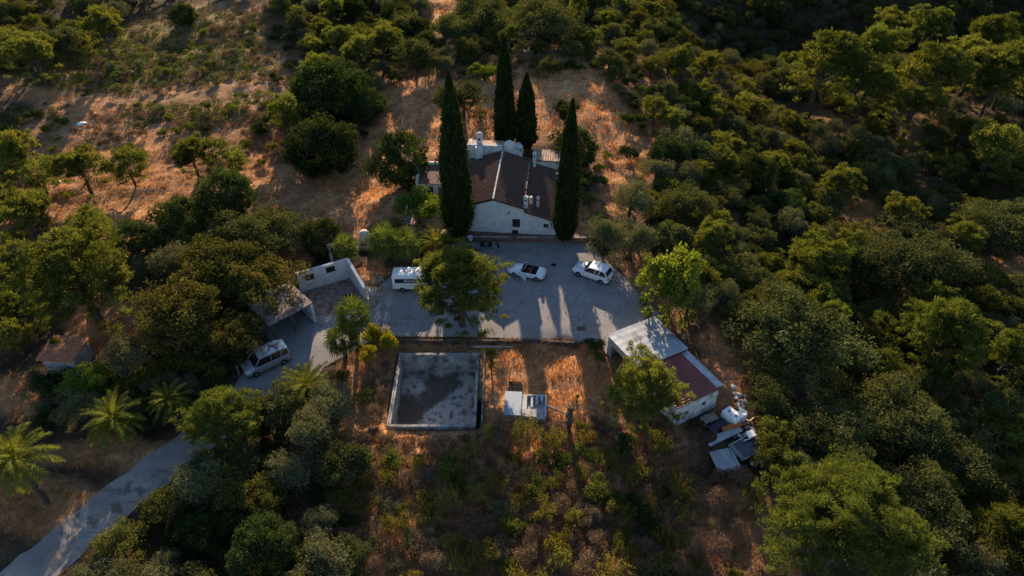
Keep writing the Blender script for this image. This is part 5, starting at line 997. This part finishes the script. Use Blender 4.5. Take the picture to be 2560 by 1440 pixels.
def palm_mesh(kind, seed, L=2.6):
    r = np.random.default_rng(seed); V = ([], [])
    if kind == 'date':
        for k in range(46): frond(None, k * 2.399 + r.normal(0, .1), R(80) - (k / 46) ** .8 * R(95) + r.normal(0, .05), L * r.uniform(.85, 1.1), R(70) * r.uniform(.8, 1.2), .48, 26, r, V, .035)
    else:
        for k in range(26):
            az = k * 2.399; el = R(78) - (k / 26) ** .8 * R(125); d = np.array([math.cos(az) * math.cos(el), math.sin(az) * math.cos(el), math.sin(el)]); side = np.array([-math.sin(az), math.cos(az), 0]); up = np.cross(side, d) * -1; pl = .75 * L * .5 * r.uniform(.8, 1.1); hub = d * pl
            V[0].extend([-side * .03, side * .03, hub + side * .02, hub - side * .02]); V[1].extend([.9] * 4); nb = 13; fl = L * .5 * r.uniform(.85, 1.1)
            for j in range(nb):
                a = R(-105) + R(210) * j / (nb - 1); dd = d * math.cos(a) + side * math.sin(a); tip = hub + dd * fl + np.array([0, 0, -.20 * fl * abs(math.sin(a)) - .1 * fl * r.uniform(0, 1)]); w_ = (side * math.cos(a) - d * math.sin(a)) * fl * .06; m_ = hub + dd * fl * .6 + up * .04
                t = r.uniform(.2, .9); V[0].extend([hub, m_ + w_, tip, m_ - w_]); V[1].extend([t] * 4)
    v = np.array(V[0]); return np_mesh('palm_crown', v, np.arange(len(v)).reshape(-1, 4), [M['palm' if kind == 'date' else 'fanpalm']], tint=V[1])
PM = {('date', i): palm_mesh('date', 400 + i) for i in (0, 1)}; PM.update({('fan', i): palm_mesh('fan', 410 + i) for i in (0, 1)})
def palm(kind, px, py, wpx, th, lab, grp, var=0):
    Rr0 = 2.6 if kind == 'date' else 1.75; s = 1
    for _ in range(4): x, y, z = [float(q) for q in Rr(px, py, th)]; s = wpx / 2 * depth_of(x, y, z + th) / FPX / Rr0
    t = empty('date_palm' if kind == 'date' else 'fan_palm', (x, y, z), (px * .7) % 6, lab, 'palm', grp)
    mb = MB(); n_ = 12; mb.tube([(.06 * math.sin(k), .05 * math.cos(k * 1.3), -.3 + (th + .3) * k / n_) for k in range(n_ + 1)], [.20 + .035 * (k % 2) + (.1 if k > n_ - 2 and kind == 'date' else 0) for k in range(n_ + 1)], 9); mb.build('trunk', M['bark'], t)
    o = link('crown', PM[(kind, var)], t, (0, 0, th)); o.scale = (s, s, s); OCC.append((x, y, Rr0 * s * .8))
dp = 'feathery date palms along the drive'
palm('date', 285, 1048, 165, 2.2, 'feathery palm left of the drive between the other two drive palms', dp, 0); palm('date', 425, 1003, 125, 2.0, 'smaller feathery palm farthest up the left side of the drive', dp, 1)
palm('date', 38, 1150, 215, 5.5, 'large yellow lit feathery palm at the left picture edge', dp, 0); palm('date', 768, 968, 165, 1.6, 'feathery palm with long arching fronds left of the pool beside the drive', dp, 1)
palm('date', 1092, 610, 120, 2.2, 'feathery palm in front of the thick left cypress', dp, 0)
fp = 'fan palms by the house and drive'
palm('fan', 882, 788, 92, 4.0, 'tall fan palm at the corner of the drive, taller of the two there', fp, 0); palm('fan', 856, 850, 86, 2.2, 'lower fan palm at the corner of the drive beside the yellow shrubs', fp, 1)
palm('fan', 958, 600, 84, 3.4, 'fan palm right of the picket fence, the left one of two', fp, 0); palm('fan', 1012, 610, 84, 3.2, 'fan palm between the picket fence and feathery palm, the right one of two', fp, 1)
palm('fan', 862, 618, 70, 2.4, 'small fan palm left of the picket fence beside the gate pillar', fp, 1)
# dead palm trunk and yuccas
x, y, z = [float(q) for q in Rr(1421, 1078)]
mb = MB(); mb.tube([(0, 0, -.3)] + [(.03 * math.sin(k), 0, .0 + .36 * k) for k in range(10)], [.24 + .03 * (k % 2) for k in range(11)], 10); o = mb.build('dead_palm_trunk', M['bark'], None, loc=(x, y, z)); tag(o, 'bare dark dead palm trunk standing in the orange grass', 'palm trunk')
def rosette(V, c, L, n, r):
    for k in range(n):
        az = r.uniform(0, 2 * PI); el = math.asin(r.uniform(-.2, 1)); d = np.array([math.cos(az) * math.cos(el), math.sin(az) * math.cos(el), math.sin(el)]); s = np.array([-math.sin(az), math.cos(az), 0]) * L * .06; m_ = c + d * L * .45
        V[0].extend([c, m_ + s, c + d * L + np.array([0, 0, -.1 * L]), m_ - s]); V[1].extend([r.uniform(0, 1)] * 4)
def yucca_mesh(n, H_, spread, L, seed):
    r = np.random.default_rng(seed); V = ([], [])
    for k in range(n): a = r.uniform(0, 2 * PI); q = spread * r.uniform(0, 1) ** .5; rosette(V, np.array([q * math.cos(a), q * math.sin(a), H_ * r.uniform(.25, 1)]), L, 34, r)
    v = np.array(V[0]); return np_mesh('yucca_leaves', v, np.arange(len(v)).reshape(-1, 4), [M['palm']], tint=V[1])
YM = [yucca_mesh(9, 1.5, .8, .55, 500), yucca_mesh(6, 2.4, .3, .55, 501), yucca_mesh(1, .6, 0, .4, 502)]
def yucca(px, py, m_, s, lab, grp='spiky yuccas'):
    x, y, z = [float(q) for q in Rr(px, py)]; t = empty('yucca_plant', (x, y, z), px % 6, lab, 'yucca', grp); t.scale = (s, s, s); link('leaves', YM[m_], t)
    mb = MB(); mb.tube([(0, 0, -.2), (.02, 0, .3), (.05, 0, [1.4, 2.2, .5][m_])], [.09, .07, .05], 6); mb.build('stem', M['bark'], t); OCC.append((x, y, .9 * s))
for k, (px, py) in enumerate([(352, 965), (385, 950), (418, 935), (452, 925), (485, 925), (515, 930), (330, 985), (548, 945)]): yucca(px, py, 0, 1.15, ['bright spiky yucca in the hedge by the drive, %s from its left end' % w_ for w_ in ('second', 'third', 'fourth', 'fifth', 'sixth', 'seventh', 'first', 'eighth')][k], 'spiky yucca hedge')
yucca(1229, 935, 1, 1.3, 'tall narrow green yucca right of the pool', 'single yuccas'); yucca(1441, 1010, 1, .45, 'small yucca with yellow green tuft beside the dead palm trunk', 'single yuccas'); yucca(1165, 590, 1, .5, 'small spiky plant at the foot of the thick left cypress', 'single yuccas')
for k, (px, py) in enumerate([(1120, 1150), (740, 1330)]): yucca(px, py, 2, 1.3, ('low spiky rosette in the scrub just below the pool', 'low spiky rosette in the dark shrubs at lower left')[k], 'single yuccas')
# ---- hand placed trees
HP = [
 ('pine_l', 1150, 712, 236, 'bushy green pine standing in front of the yard between van and convertible', 0, 1.0), ('pine_l', 1608, 975, 205, 'open crowned pine in front of the workshop roofs', 1, 1.05),
 ('pine_x', 2110, 1320, 425, 'huge spreading yellow green pine at the lower right with bare lower branches', 0, 1.0), ('pine_l', 556, 1042, 200, 'sunlit yellow green pine overhanging the drive at lower left', 0, .8),
 ('pine_l', 190, 690, 300, 'tall dark pine with bare trunk beside the brick shack', 1, .95), ('pine_m', 228, 565, 110, 'small bright pine rising behind the tall shack pine', 0, 1.1), ('pine_m', 65, 545, 170, 'bright pine at the left edge above the tall shack pine', 1, 1.0),
 ('pine_m', 45, 385, 120, 'pine at the left edge beside the leftmost field pines', 2, 1.2), ('pine_m', 200, 420, 135, 'bushy young pine in the left field, widest of the field pines', 0, .95), ('pine_s', 322, 420, 92, 'young pine in the left field right of the widest one', 0, 1.0),
 ('pine_m', 480, 392, 100, 'young pine of the trio in the left field, the left one', 1, 1.05), ('pine_s', 537, 388, 72, 'young pine of the trio in the left field, the middle one', 1, 1.1), ('pine_s', 586, 405, 60, 'young pine of the trio in the left field, smallest right one', 2, 1.0),
 ('pine_s', 100, 445, 80, 'young pine between the left edge and widest field pine', 2, 1.0), ('pine_s', 715, 290, 80, 'narrow young pine beside the big round carob in the upper left', 0, 1.3),
 ('pine_t', 1714, 152, 86, 'lone flat topped pine with visible trunk above the right woods', 0, 1.0), ('pine_m', 1165, 1000, 0, '', 0, 1),
 ('dense_l', 565, 492, 132, 'round very dark carob tree in the left field, upper of two', 0, 1.1), ('dense_l', 455, 553, 122, 'round very dark carob tree in the left field, lower of two', 1, 1.1), ('dense_l', 803, 368, 168, 'big round dark carob right of the left field', 0, .9),
 ('dense_l', 1000, 398, 138, 'dense dark round tree left of the terrace outbuilding', 1, 1.15), ('dense_l', 800, 598, 92, 'round yellow rimmed tree above the roofless white ruin', 0, 1.25),
 ('dense_l', 815, 225, 190, 'wide dark clump of trees at the upper left of centre', 1, .8), ('dense_l', 905, 265, 110, 'dark rounded tree right of the wide dark clump', 0, .8), ('dense_l', 1437, 372, 112, 'round dark leafy tree behind the right cypress', 1, 1.0),
 ('bush_g', 1412, 275, 84, 'round green bush in the orange clearing behind the house', 0, 1), ('bush_g', 1568, 298, 48, 'small dark round bush alone in the clearing right of the house', 1, 1), ('bush_g', 1576, 382, 62, 'low dark bush alone at the edge of the clearing', 2, .8),
 ('bush_o', 1632, 268, 62, 'pale grey green bush at the right rim of the clearing', 0, 1.2), ('oak_m', 1158, 245, 120, 'grey green oak rising behind the thick left cypress', 0, 1.0), ('bright_m', 1195, 178, 56, 'low bright hedge bush at the far rim behind the house, left part', 0, .6), ('bright_m', 1232, 180, 56, 'low bright hedge bush at the far rim behind the house, right part', 1, .6),
 ('bright_m', 1046, 522, 135, 'bright yellow green fig tree over the terrace', 0, .6), ('bright_m', 1685, 700, 158, 'bright green poplar beside the yard near the workshop', 1, 1.3),
 ('olive_m', 1508, 590, 110, 'grey olive tree above the white hatchback, the left one', 0, 1.15), ('olive_m', 1580, 596, 110, 'grey olive tree above the white hatchback, the right one', 1, 1.1), ('olive_m', 1578, 508, 118, 'light olive tree right of the right cypress', 2, 1.1), ('olive_m', 1640, 432, 96, 'round grey green olive at the clearing edge', 0, 1.0), ('olive_m', 1725, 745, 110, 'dark olive tree overhanging the galvanised roof corner', 1, 1.5),
 ('bronze_l', 545, 660, 215, 'large bronze tinted oak above the carport, the upper left crown', 0, 1.0), ('bronze_l', 455, 780, 225, 'large bronze tinted oak left of the carport, the lower left crown', 1, 1.0), ('bronze_l', 652, 712, 190, 'bronze tinted oak overhanging the carport roof', 0, 1.1), ('oak_l', 655, 590, 210, 'wide olive green oak behind the bronze oaks', 0, .8), ('bronze_l', 580, 840, 170, 'bronze tinted oak shading the silver minivan', 1, .9), ('olive_m', 440, 660, 120, 'greyish olive crown at the left edge of the bronze oaks', 2, 1.0),
 ('olive_m', 300, 890, 130, 'grey green olive right of the brick shack', 0, 1.0), ('bright_m', 215, 945, 120, 'bright green leafy shrub tree below the brick shack', 0, .6), ('olive_m', 190, 1010, 110, 'greyish shrub tree below the brick shack by the drive bank', 1, .8),
 ('yellow_s', 966, 855, 54, 'yellow shrub beside the pool, the right one of three', 0, 1), ('yellow_s', 922, 890, 52, 'yellow shrub beside the pool, lowest of three', 1, 1), ('yellow_s', 932, 838, 50, 'yellow shrub beside the pool, upper left of three', 0, 1.1),
 ('oak_m', 700, 1010, 130, 'dark small leaved oak between the drive and feathery palm', 1, 1.0), ('olive_m', 783, 1085, 120, 'rounded soft green tree left of the slope below the pool', 2, 1.3), ('oak_l', 1985, 830, 300, 'broad dark oak right of the dry bank by the workshop', 0, .85), ('oak_m', 1860, 790, 110, 'lighter oak at the left side of the broad dark oak', 1, 1.0),
 ('pine_l', 2362, 835, 215, 'tall yellow green pine at the right side of the picture', 0, 1.05), ('pine_m', 2520, 895, 130, 'yellow green pine cut by the right picture edge', 1, 1.1), ('pine_m', 2550, 1110, 100, 'yellow green pine low on the right picture edge', 2, 1.0), ('pine_m', 2540, 1330, 150, 'pine at the lower right picture corner', 0, 1.1),
 ('oak_l', 2500, 560, 190, 'dark oak above the dry earth bank at the right edge', 1, .8), ('oak_l', 2060, 1090, 240, 'grey green oak in the lower right woods, the left of a row', 0, .8), ('oak_l', 2230, 1050, 240, 'grey green oak in the lower right woods, the middle of a row', 1, .8), ('oak_l', 2380, 1120, 230, 'grey green oak in the lower right woods, the right of a row', 2, .8), ('oak_l', 2300, 1260, 250, 'very dark oak right behind the huge spreading pine', 0, .8), ('oak_m', 1930, 1010, 110, 'green oak just right of the debris at the workshop', 2, 1.1),
 ('pine_m', 2040, 650, 150, 'pine with yellow green top in the middle of right woods', 0, 1.0), ('oak_l', 2280, 640, 240, 'wide dark oak left of the dry earth bank', 2, .8), ('pine_m', 2250, 545, 110, 'pine rising above the wide dark oak', 1, 1.0),
 ('pine_t', 2060, 150, 180, 'pine in the upper right group, farthest left and broad', 0, 1), ('pine_t', 2190, 115, 130, 'pine in the upper right group, second from the left', 1, 1), ('pine_t', 2165, 215, 140, 'pine in the upper right group, below the second one', 2, 1), ('pine_t', 2320, 175, 165, 'pine in the upper right group, centre and broadest', 0, 1), ('pine_t', 2290, 260, 120, 'pine in the upper right group, lowest one', 1, 1), ('pine_t', 2230, 65, 100, 'pine in the upper right group, near its top', 1, 1), ('pine_t', 2320, 70, 110, 'dark pine in the upper right group, topmost', 2, 1), ('pine_t', 2500, 90, 120, 'pine near the upper right corner, the upper one', 0, 1), ('pine_t', 2440, 150, 130, 'pine near the upper right corner, left of its neighbours', 1, 1), ('pine_t', 2530, 170, 130, 'pine near the upper right corner, cut by the edge', 2, 1), ('pine_t', 2485, 215, 100, 'bright topped slim pine at upper right with bare trunk', 0, 1), ('pine_m', 2475, 385, 150, 'yellow green pine at the right edge below the slim pines', 1, 1), ('pine_m', 2110, 460, 100, 'bright green pine in the middle of the right woods upper part', 2, 1), ('pine_m', 1800, 400, 90, 'green pine right of the clearing in the woods', 0, 1), ('pine_m', 1835, 370, 60, 'small pine right of the clearing, upper one', 1, 1),
 ('pine_m', 845, 98, 76, 'pine in the upper centre left, standing alone on the left', 0, 1.1), ('pine_m', 900, 135, 90, 'pine in the upper centre left, beside the wide dark clump', 1, 1.1), ('pine_m', 958, 110, 110, 'pine in the upper centre left, the widest', 2, .9), ('oak_m', 1040, 135, 110, 'round oak in the upper centre, left of the thick cypress top', 0, 1), ('oak_l', 1200, 45, 150, 'big dark oak near the top edge, left of centre track', 1, .9), ('oak_l', 1345, 50, 170, 'big dark oak near the top edge above the tallest cypress', 2, .9), ('pine_s', 1442, 35, 46, 'narrow upright pine near the top edge right of the big oaks', 0, 2.0), ('oak_m', 1010, 60, 90, 'green oak near the top edge left of the dusty track', 1, 1),
 ('bush_g', 692, 72, 40, 'small dark round bush in the upper left meadow, the upper one', 0, 1), ('bush_g', 726, 96, 50, 'small dark round bush in the upper left meadow, the lower one', 1, 1), ('dense_l', 458, 38, 62, 'dark round tree at the top of the meadow', 0, .9), ('pine_m', 60, 125, 140, 'pine of the upper left corner group, big left one', 0, .85), ('pine_m', 90, 150, 110, 'pine of the upper left corner group, lower one', 1, 1.1), ('oak_m', 165, 105, 95, 'brownish oak of the upper left corner group', 0, 1.1), ('pine_m', 255, 75, 100, 'round topped pine right of the upper left corner group', 2, 1.2),
]
catname = {'pine_tree': 'pine tree', 'oak_tree': 'oak tree', 'olive_tree': 'olive tree', 'shrub': 'shrub', 'mastic_tree': 'mastic tree', 'strawberry_tree': 'strawberry tree', 'carob_tree': 'carob tree', 'leafy_tree': 'leafy tree', 'yellow_shrub': 'shrub', 'broom_shrub': 'shrub', 'dry_shrub': 'dry shrub'}
for key, px, py, w_, lab, var, sy in HP:
    if w_: k = PROTO[key][0]['kind']; place(key, px, py, w_, lab, catname[k], None, True, var % len(PROTO[key]), sy)
# bare dead branches under the huge pine
x, y, z = [float(q) for q in Rr(2075, 1400)]
mb = MB(); r_ = random.Random(4)
for k in range(16):
    a = r_.uniform(0, 2 * PI); L_ = r_.uniform(1.2, 3.0); p = Vector((0, 0, r_.uniform(2.0, 4.5))); pts = [p]
    for j in range(4): a += r_.uniform(-.4, .4); p = p + Vector((math.cos(a), math.sin(a), r_.uniform(-.15, .25))) * L_ / 4; pts.append(p)
    mb.tube(pts, [.06, .05, .035, .025, .012], 5)
mb.tube([(0, 0, -.5), (.1, 0, 2), (0, .1, 4.8)], [.2, .16, .08], 7); o = mb.build('dead_tree', M['bark_pale'], None, loc=(x, y, z)); tag(o, 'bare pale dead tree under the huge spreading pine', 'dead tree')
# ---- the woods: filled in by region, every plant its own object
LM = [(1135, 400, 'thick left cypress'), (1262, 220, 'tallest cypress'), (1315, 280, 'short rear cypress'), (1430, 420, 'right cypress'), (1480, 672, 'white hatchback'), (1630, 840, 'galvanised roof'), (1765, 940, 'red corrugated roof'), (1810, 1150, 'grey sheet pile'),
      (2090, 1270, 'huge spreading pine'), (1090, 970, 'empty pool'), (1310, 1005, 'cistern'), (660, 895, 'silver minivan'), (155, 875, 'brick shack'), (200, 1330, 'lower drive'), (40, 1150, 'large edge palm'), (285, 1050, 'middle drive palm'), (555, 1050, 'pine over the drive'), (450, 150, 'upper left meadow'),
      (560, 520, 'two dark carobs'), (800, 368, 'big round carob'), (820, 225, 'wide dark clump'), (1105, 20, 'dusty top track'), (1714, 160, 'lone flat topped pine'), (1560, 250, 'orange clearing'), (2140, 540, 'small dry clearing'), (2500, 690, 'dry earth bank'), (2362, 830, 'tall right side pine'), (2060, 160, 'upper right pines'), (2480, 60, 'upper right corner'), (60, 60, 'upper left corner'), (1985, 830, 'broad dark oak'),
      (1300, 1260, 'dry gully path'), (1685, 690, 'bright poplar'), (1850, 880, 'dry bank by the workshop'), (2440, 1400, 'lower right corner'), (1640, 432, 'round clearing edge olive'), (2475, 385, 'right edge pine'), (1990, 1450, 'lower right gully'), (1000, 1430, 'bottom edge centre'), (600, 1420, 'bottom edge left part'), (2040, 650, 'mid woods pine'), (1800, 400, 'clearing side pine'), (190, 690, 'tall shack pine'), (783, 1085, 'soft green rounded tree'), (1608, 975, 'pine before the workshop'), (350, 270, 'tan field track')]
SZ = [(0, 'tiny'), (1.0, 'small'), (1.7, 'middling'), (2.5, 'broad'), (3.5, 'large')]
KN = {'mast_m': ('warm green', 'mastic'), 'arbu_m': ('bronze', 'strawberry tree'), 'pine_s': ('yellow green', 'young pine'), 'pine_m': ('yellow green', 'pine'), 'pine_t': ('tall', 'pine'), 'oak_m': ('dark', 'oak'), 'oak_l': ('dark', 'oak'), 'olive_m': ('grey green', 'olive'), 'bush_g': ('deep green', 'bush'), 'bush_y': ('yellow green', 'bush'), 'bush_o': ('grey green', 'bush'), 'broom': ('wiry olive coloured', 'broom bush'), 'dead_s': ('dry brownish grey', 'bush'), 'dense_l': ('glossy dark', 'carob'), 'bright_m': ('fresh green', 'leafy tree')}
FILL = []   # collected, labelled afterwards
def fill(poly, weights, sizes, tries, seed, pack=.62, n_max=999, avoid=.5, reg='woods'):
    r = np.random.default_rng(seed); ks = list(weights); pw = np.array([weights[k] for k in ks], float); pw /= pw.sum(); xx = [p[0] for p in poly]; yy = [p[1] for p in poly]; n = 0
    for _ in range(tries):
        if n >= n_max: break
        px = r.uniform(min(xx), max(xx)); py = r.uniform(min(yy), max(yy)); key = ks[r.choice(len(ks), p=pw)]; s = r.uniform(*sizes[key]); var = int(r.integers(0, 3)); sy = r.uniform(.8, 1.15)
        if not inpoly(np.array([px]), np.array([py]), poly)[0]: continue
        p = PROTO[key][var % len(PROTO[key])]; sc = s / p['R']; x, y, z = [float(q) for q in Rr(px, py, p['hc'] * sc * sy, 22)]
        if built(np.array([x]), np.array([y]), s * .6)[0]: continue
        if avoid is not None:
            q = zones(np.array([x]), np.array([y]), np.array([z]))
            if max(q[0][0], q[1][0]) > avoid: continue
        if any((x - a) ** 2 + (y - b) ** 2 < ((s + c) * pack) ** 2 for a, b, c in OCC): continue
        OCC.append((x, y, s)); n += 1; FILL.append((key, var % len(PROTO[key]), x, y, z, sc, sy, px, py, s))
    return n
S_ = {'mast_m': (1.2, 2.5), 'arbu_m': (1.4, 2.4), 'pine_s': (1.0, 1.8), 'pine_m': (1.9, 2.9), 'pine_t': (2.4, 3.4), 'oak_m': (1.6, 2.7), 'oak_l': (2.8, 4.2), 'olive_m': (1.5, 2.4), 'bush_g': (.7, 1.3), 'bush_y': (.6, 1.1), 'bush_o': (.7, 1.3), 'broom': (.9, 1.8), 'dead_s': (.6, 1.2), 'dense_l': (1.8, 3.0), 'bright_m': (1.6, 2.4)}
WOODS = {'oak_m': 2.4, 'mast_m': 3.2, 'arbu_m': 1.5, 'dead_s': .9, 'olive_m': 3.2, 'pine_m': 2.4, 'oak_l': .8, 'pine_s': 1.5, 'dense_l': 1.5}
c = []
c.append(fill([(1620, 330), (1760, 220), (2000, 300), (2330, 330), (2620, 300), (2620, 1500), (2330, 1500), (1920, 1130), (1900, 980), (1790, 760), (1690, 620), (1600, 520), (1650, 430)], WOODS, S_, 4200, 11, .60))
c.append(fill([(1480, 200), (1480, 120), (1560, 90), (2000, 180), (2620, 180), (2620, 340), (2000, 340), (1760, 300), (1640, 340), (1610, 210)], {'oak_m': 2, 'mast_m': 3, 'arbu_m': 1, 'olive_m': 3, 'bush_g': 1, 'bush_o': 1, 'pine_s': 1, 'dead_s': 1.5}, S_, 1600, 12, .62))
c.append(fill([(1180, -40), (2620, -40), (2620, 170), (1900, 200), (1600, 170), (1450, 100), (1290, 90), (1170, 140), (1130, 30)], {'oak_m': 3, 'mast_m': 2, 'arbu_m': 1, 'olive_m': 2.5, 'pine_m': 1, 'dense_l': 1, 'oak_l': 1}, S_, 1500, 13, .62))
c.append(fill([(680, -40), (1050, -40), (1050, 60), (1140, 150), (1080, 190), (930, 260), (720, 200), (760, 120)], {'oak_m': 2, 'mast_m': 2, 'pine_m': 1.5, 'dense_l': 1.5, 'olive_m': 1.5, 'bush_g': 1}, S_, 900, 14, .60, avoid=.8))
c.append(fill([(-60, -40), (640, -40), (560, -15), (300, 0), (270, 60), (150, 140), (-60, 200)], {'oak_m': 3, 'mast_m': 2, 'arbu_m': 1.5, 'pine_s': 2, 'olive_m': 1.5}, S_, 500, 15, .72, avoid=None))
c.append(fill([(1270, 100), (1490, 100), (1600, 170), (1650, 260), (1600, 330), (1500, 170), (1290, 165)], {'bush_g': 4, 'bush_y': 3, 'bush_o': 2, 'oak_m': 1}, S_, 500, 16, .62, avoid=None))
c.append(fill([(-60, 250), (40, 300), (90, 480), (150, 600), (110, 760), (60, 850), (-60, 860)], {'oak_m': 3, 'pine_s': 3, 'mast_m': 2, 'olive_m': 1}, S_, 400, 17, .72, avoid=.7))
c.append(fill([(100, 940), (330, 900), (480, 960), (560, 900), (600, 990), (440, 1060), (200, 1060), (90, 1040), (80, 960)], {'bush_g': 5, 'bush_o': 3, 'olive_m': 1, 'oak_m': 1}, S_, 700, 18, .58, avoid=.9))
c.append(fill([(500, 1150), (640, 1010), (700, 1040), (850, 1010), (850, 1140), (880, 1250), (880, 1500), (200, 1500), (330, 1300)], {'oak_m': 4, 'mast_m': 3, 'olive_m': 2.5, 'bush_g': 2, 'dense_l': 1, 'broom': 1}, S_, 1200, 19, .58, avoid=.9))
c.append(fill([(870, 1150), (1560, 1120), (1600, 1500), (880, 1500)], {'broom': 9, 'dead_s': 3, 'bush_y': 2, 'bush_o': 1}, S_, 1600, 20, .66, avoid=None, n_max=115))
c.append(fill([(1480, 1110), (1640, 1100), (1700, 1200), (1760, 1500), (1580, 1500)], {'oak_m': 4, 'bush_g': 3, 'broom': 3, 'dead_s': 2}, S_, 500, 21, .6, avoid=None))
c.append(fill([(1700, 1180), (1880, 1180), (1960, 1500), (1720, 1500)], {'dead_s': 5, 'broom': 3, 'bush_y': 1}, S_, 200, 22, .9, avoid=None, n_max=22))
c.append(fill([(150, 210), (300, 130), (640, 20), (760, 110), (740, 200), (560, 200), (300, 250)], {'bush_y': 4, 'dead_s': 5, 'bush_o': 3, 'bush_g': 1}, S_, 500, 23, .7, avoid=None, n_max=70))
c.append(fill([(60, 270), (900, 240), (960, 300), (800, 470), (560, 370), (100, 380)], {'bush_y': 5, 'dead_s': 5, 'bush_g': 2, 'bush_o': 2}, S_, 300, 24, 1.0, avoid=None, n_max=60))
c.append(fill([(620, 300), (700, 380), (760, 430), (900, 360), (960, 260), (700, 250)], {'oak_m': 1, 'dead_s': 4, 'bush_o': 3, 'bush_g': 2}, S_, 300, 25, .62, avoid=None, n_max=26))
c.append(fill([(1060, 190), (1250, 120), (1500, 100), (1450, 170), (1100, 200)], {'dead_s': 4, 'bush_g': 3, 'bush_o': 2}, S_, 300, 26, .7, avoid=None, n_max=30))
c.append(fill([(330, 600), (560, 560), (620, 640), (420, 700), (330, 660)], {'oak_m': 2, 'dense_l': 2, 'olive_m': 1}, S_, 100, 27, .6, avoid=None, n_max=8))
c.append(fill([(1470, 830), (1520, 800), (1560, 860), (1500, 900)], {'bush_g': 1, 'bush_y': 1}, S_, 60, 28, .6, avoid=None, n_max=4))
c.append(fill([(960, 640), (1060, 630), (1050, 665), (980, 670)], {'bush_g': 1}, S_, 60, 29, .6, avoid=None, n_max=4))
c.append(fill([(1440, 430), (1520, 380), (1520, 560), (1450, 560)], {'bush_y': 2, 'dead_s': 2}, S_, 100, 30, .9, avoid=None, n_max=10))
c.append(fill([(850, 900), (980, 900), (980, 1120), (860, 1130)], {'dead_s': 3, 'bush_y': 1}, S_, 100, 31, .9, avoid=None, n_max=9))
c.append(fill([(1200, 1060), (1560, 1060), (1560, 1130), (1200, 1130)], {'dead_s': 3, 'bush_y': 1, 'broom': 2}, S_, 100, 32, .7, avoid=None, n_max=16))
sh_ = sorted([F for F in FILL if F[0][:4] == 'bush'], key=lambda F: -F[9] / (F[3] + 30))[285:]; sh_ = set(id(F) for F in sh_); FILL = [F for F in FILL if id(F) not in sh_]
ORD = ['', 'second', 'third', 'fourth', 'fifth', 'sixth', 'seventh', 'eighth', 'ninth', 'tenth', 'eleventh', 'twelfth', 'thirteenth', 'fourteenth', 'fifteenth', 'sixteenth', 'seventeenth', 'eighteenth', 'nineteenth', 'twentieth'] + ['%s-%s' % (a, b) for a in ('twenty', 'thirty', 'forty', 'fifty') for b in ('first', 'second', 'third', 'fourth', 'fifth', 'sixth', 'seventh', 'eighth', 'ninth')]
ent = []
for F in FILL:
    key, var, x, y, z, sc, sy, px, py, s = F
    d = [(math.hypot(px - a, (py - b) * 1.2), a, b, nm) for a, b, nm in LM]; dd, a, b, nm = min(d); dx, dy = px - a, py - b
    rel = ('left of' if dx < 0 else 'right of') if abs(dx) > abs(dy) * 1.2 else ('above' if dy < 0 else 'below'); ent.append([F, nm, rel, dd])
from collections import defaultdict
cnt = defaultdict(list)
for e in ent: cnt[(e[0][0] if e[0][0] not in ('oak_l',) else 'oak_m', e[1], e[2])].append(e)
for (kk, nm, rel), es in cnt.items():
    es.sort(key=lambda e: e[3])
    for i, e in enumerate(es):
        key, var, x, y, z, sc, sy, px, py, s = e[0]; p = PROTO[key][var]; co, kn = KN[key]; sz = [w_ for q, w_ in SZ if s >= q][-1]
        lab = '%s %s %s, %s %s the %s' % (sz, co, kn, ('nearest' if i == 0 else ORD[min(i, 55)] + ' nearest') if len(es) > 1 else 'the only one', rel, nm)
        k = PROTO[key][0]['kind']; big = s * FPX / depth_of(x, y, z) > 42 and key[:4] not in ('bush', 'dead', 'broo')
        if big:
            t = empty(k, (x, y, z - .1), (px * 1.7 + py) % 6.28, lab, catname[k], kn + 's on the wooded slopes'); t.scale = (sc, sc, sc * sy); link('trunk', p['trunk'], t); link('crown', p['crown'], t)
        else:
            t = link(k, p['joined'], None, (x, y, z - .1), (0, 0, (px * 1.7 + py) % 6.28)); t.scale = (sc, sc, sc * sy); tag(t, lab, catname[k], kn + ('es' if kn.endswith('bush') else 's') + ' on the wooded slopes')
bpy.context.view_layer.update()
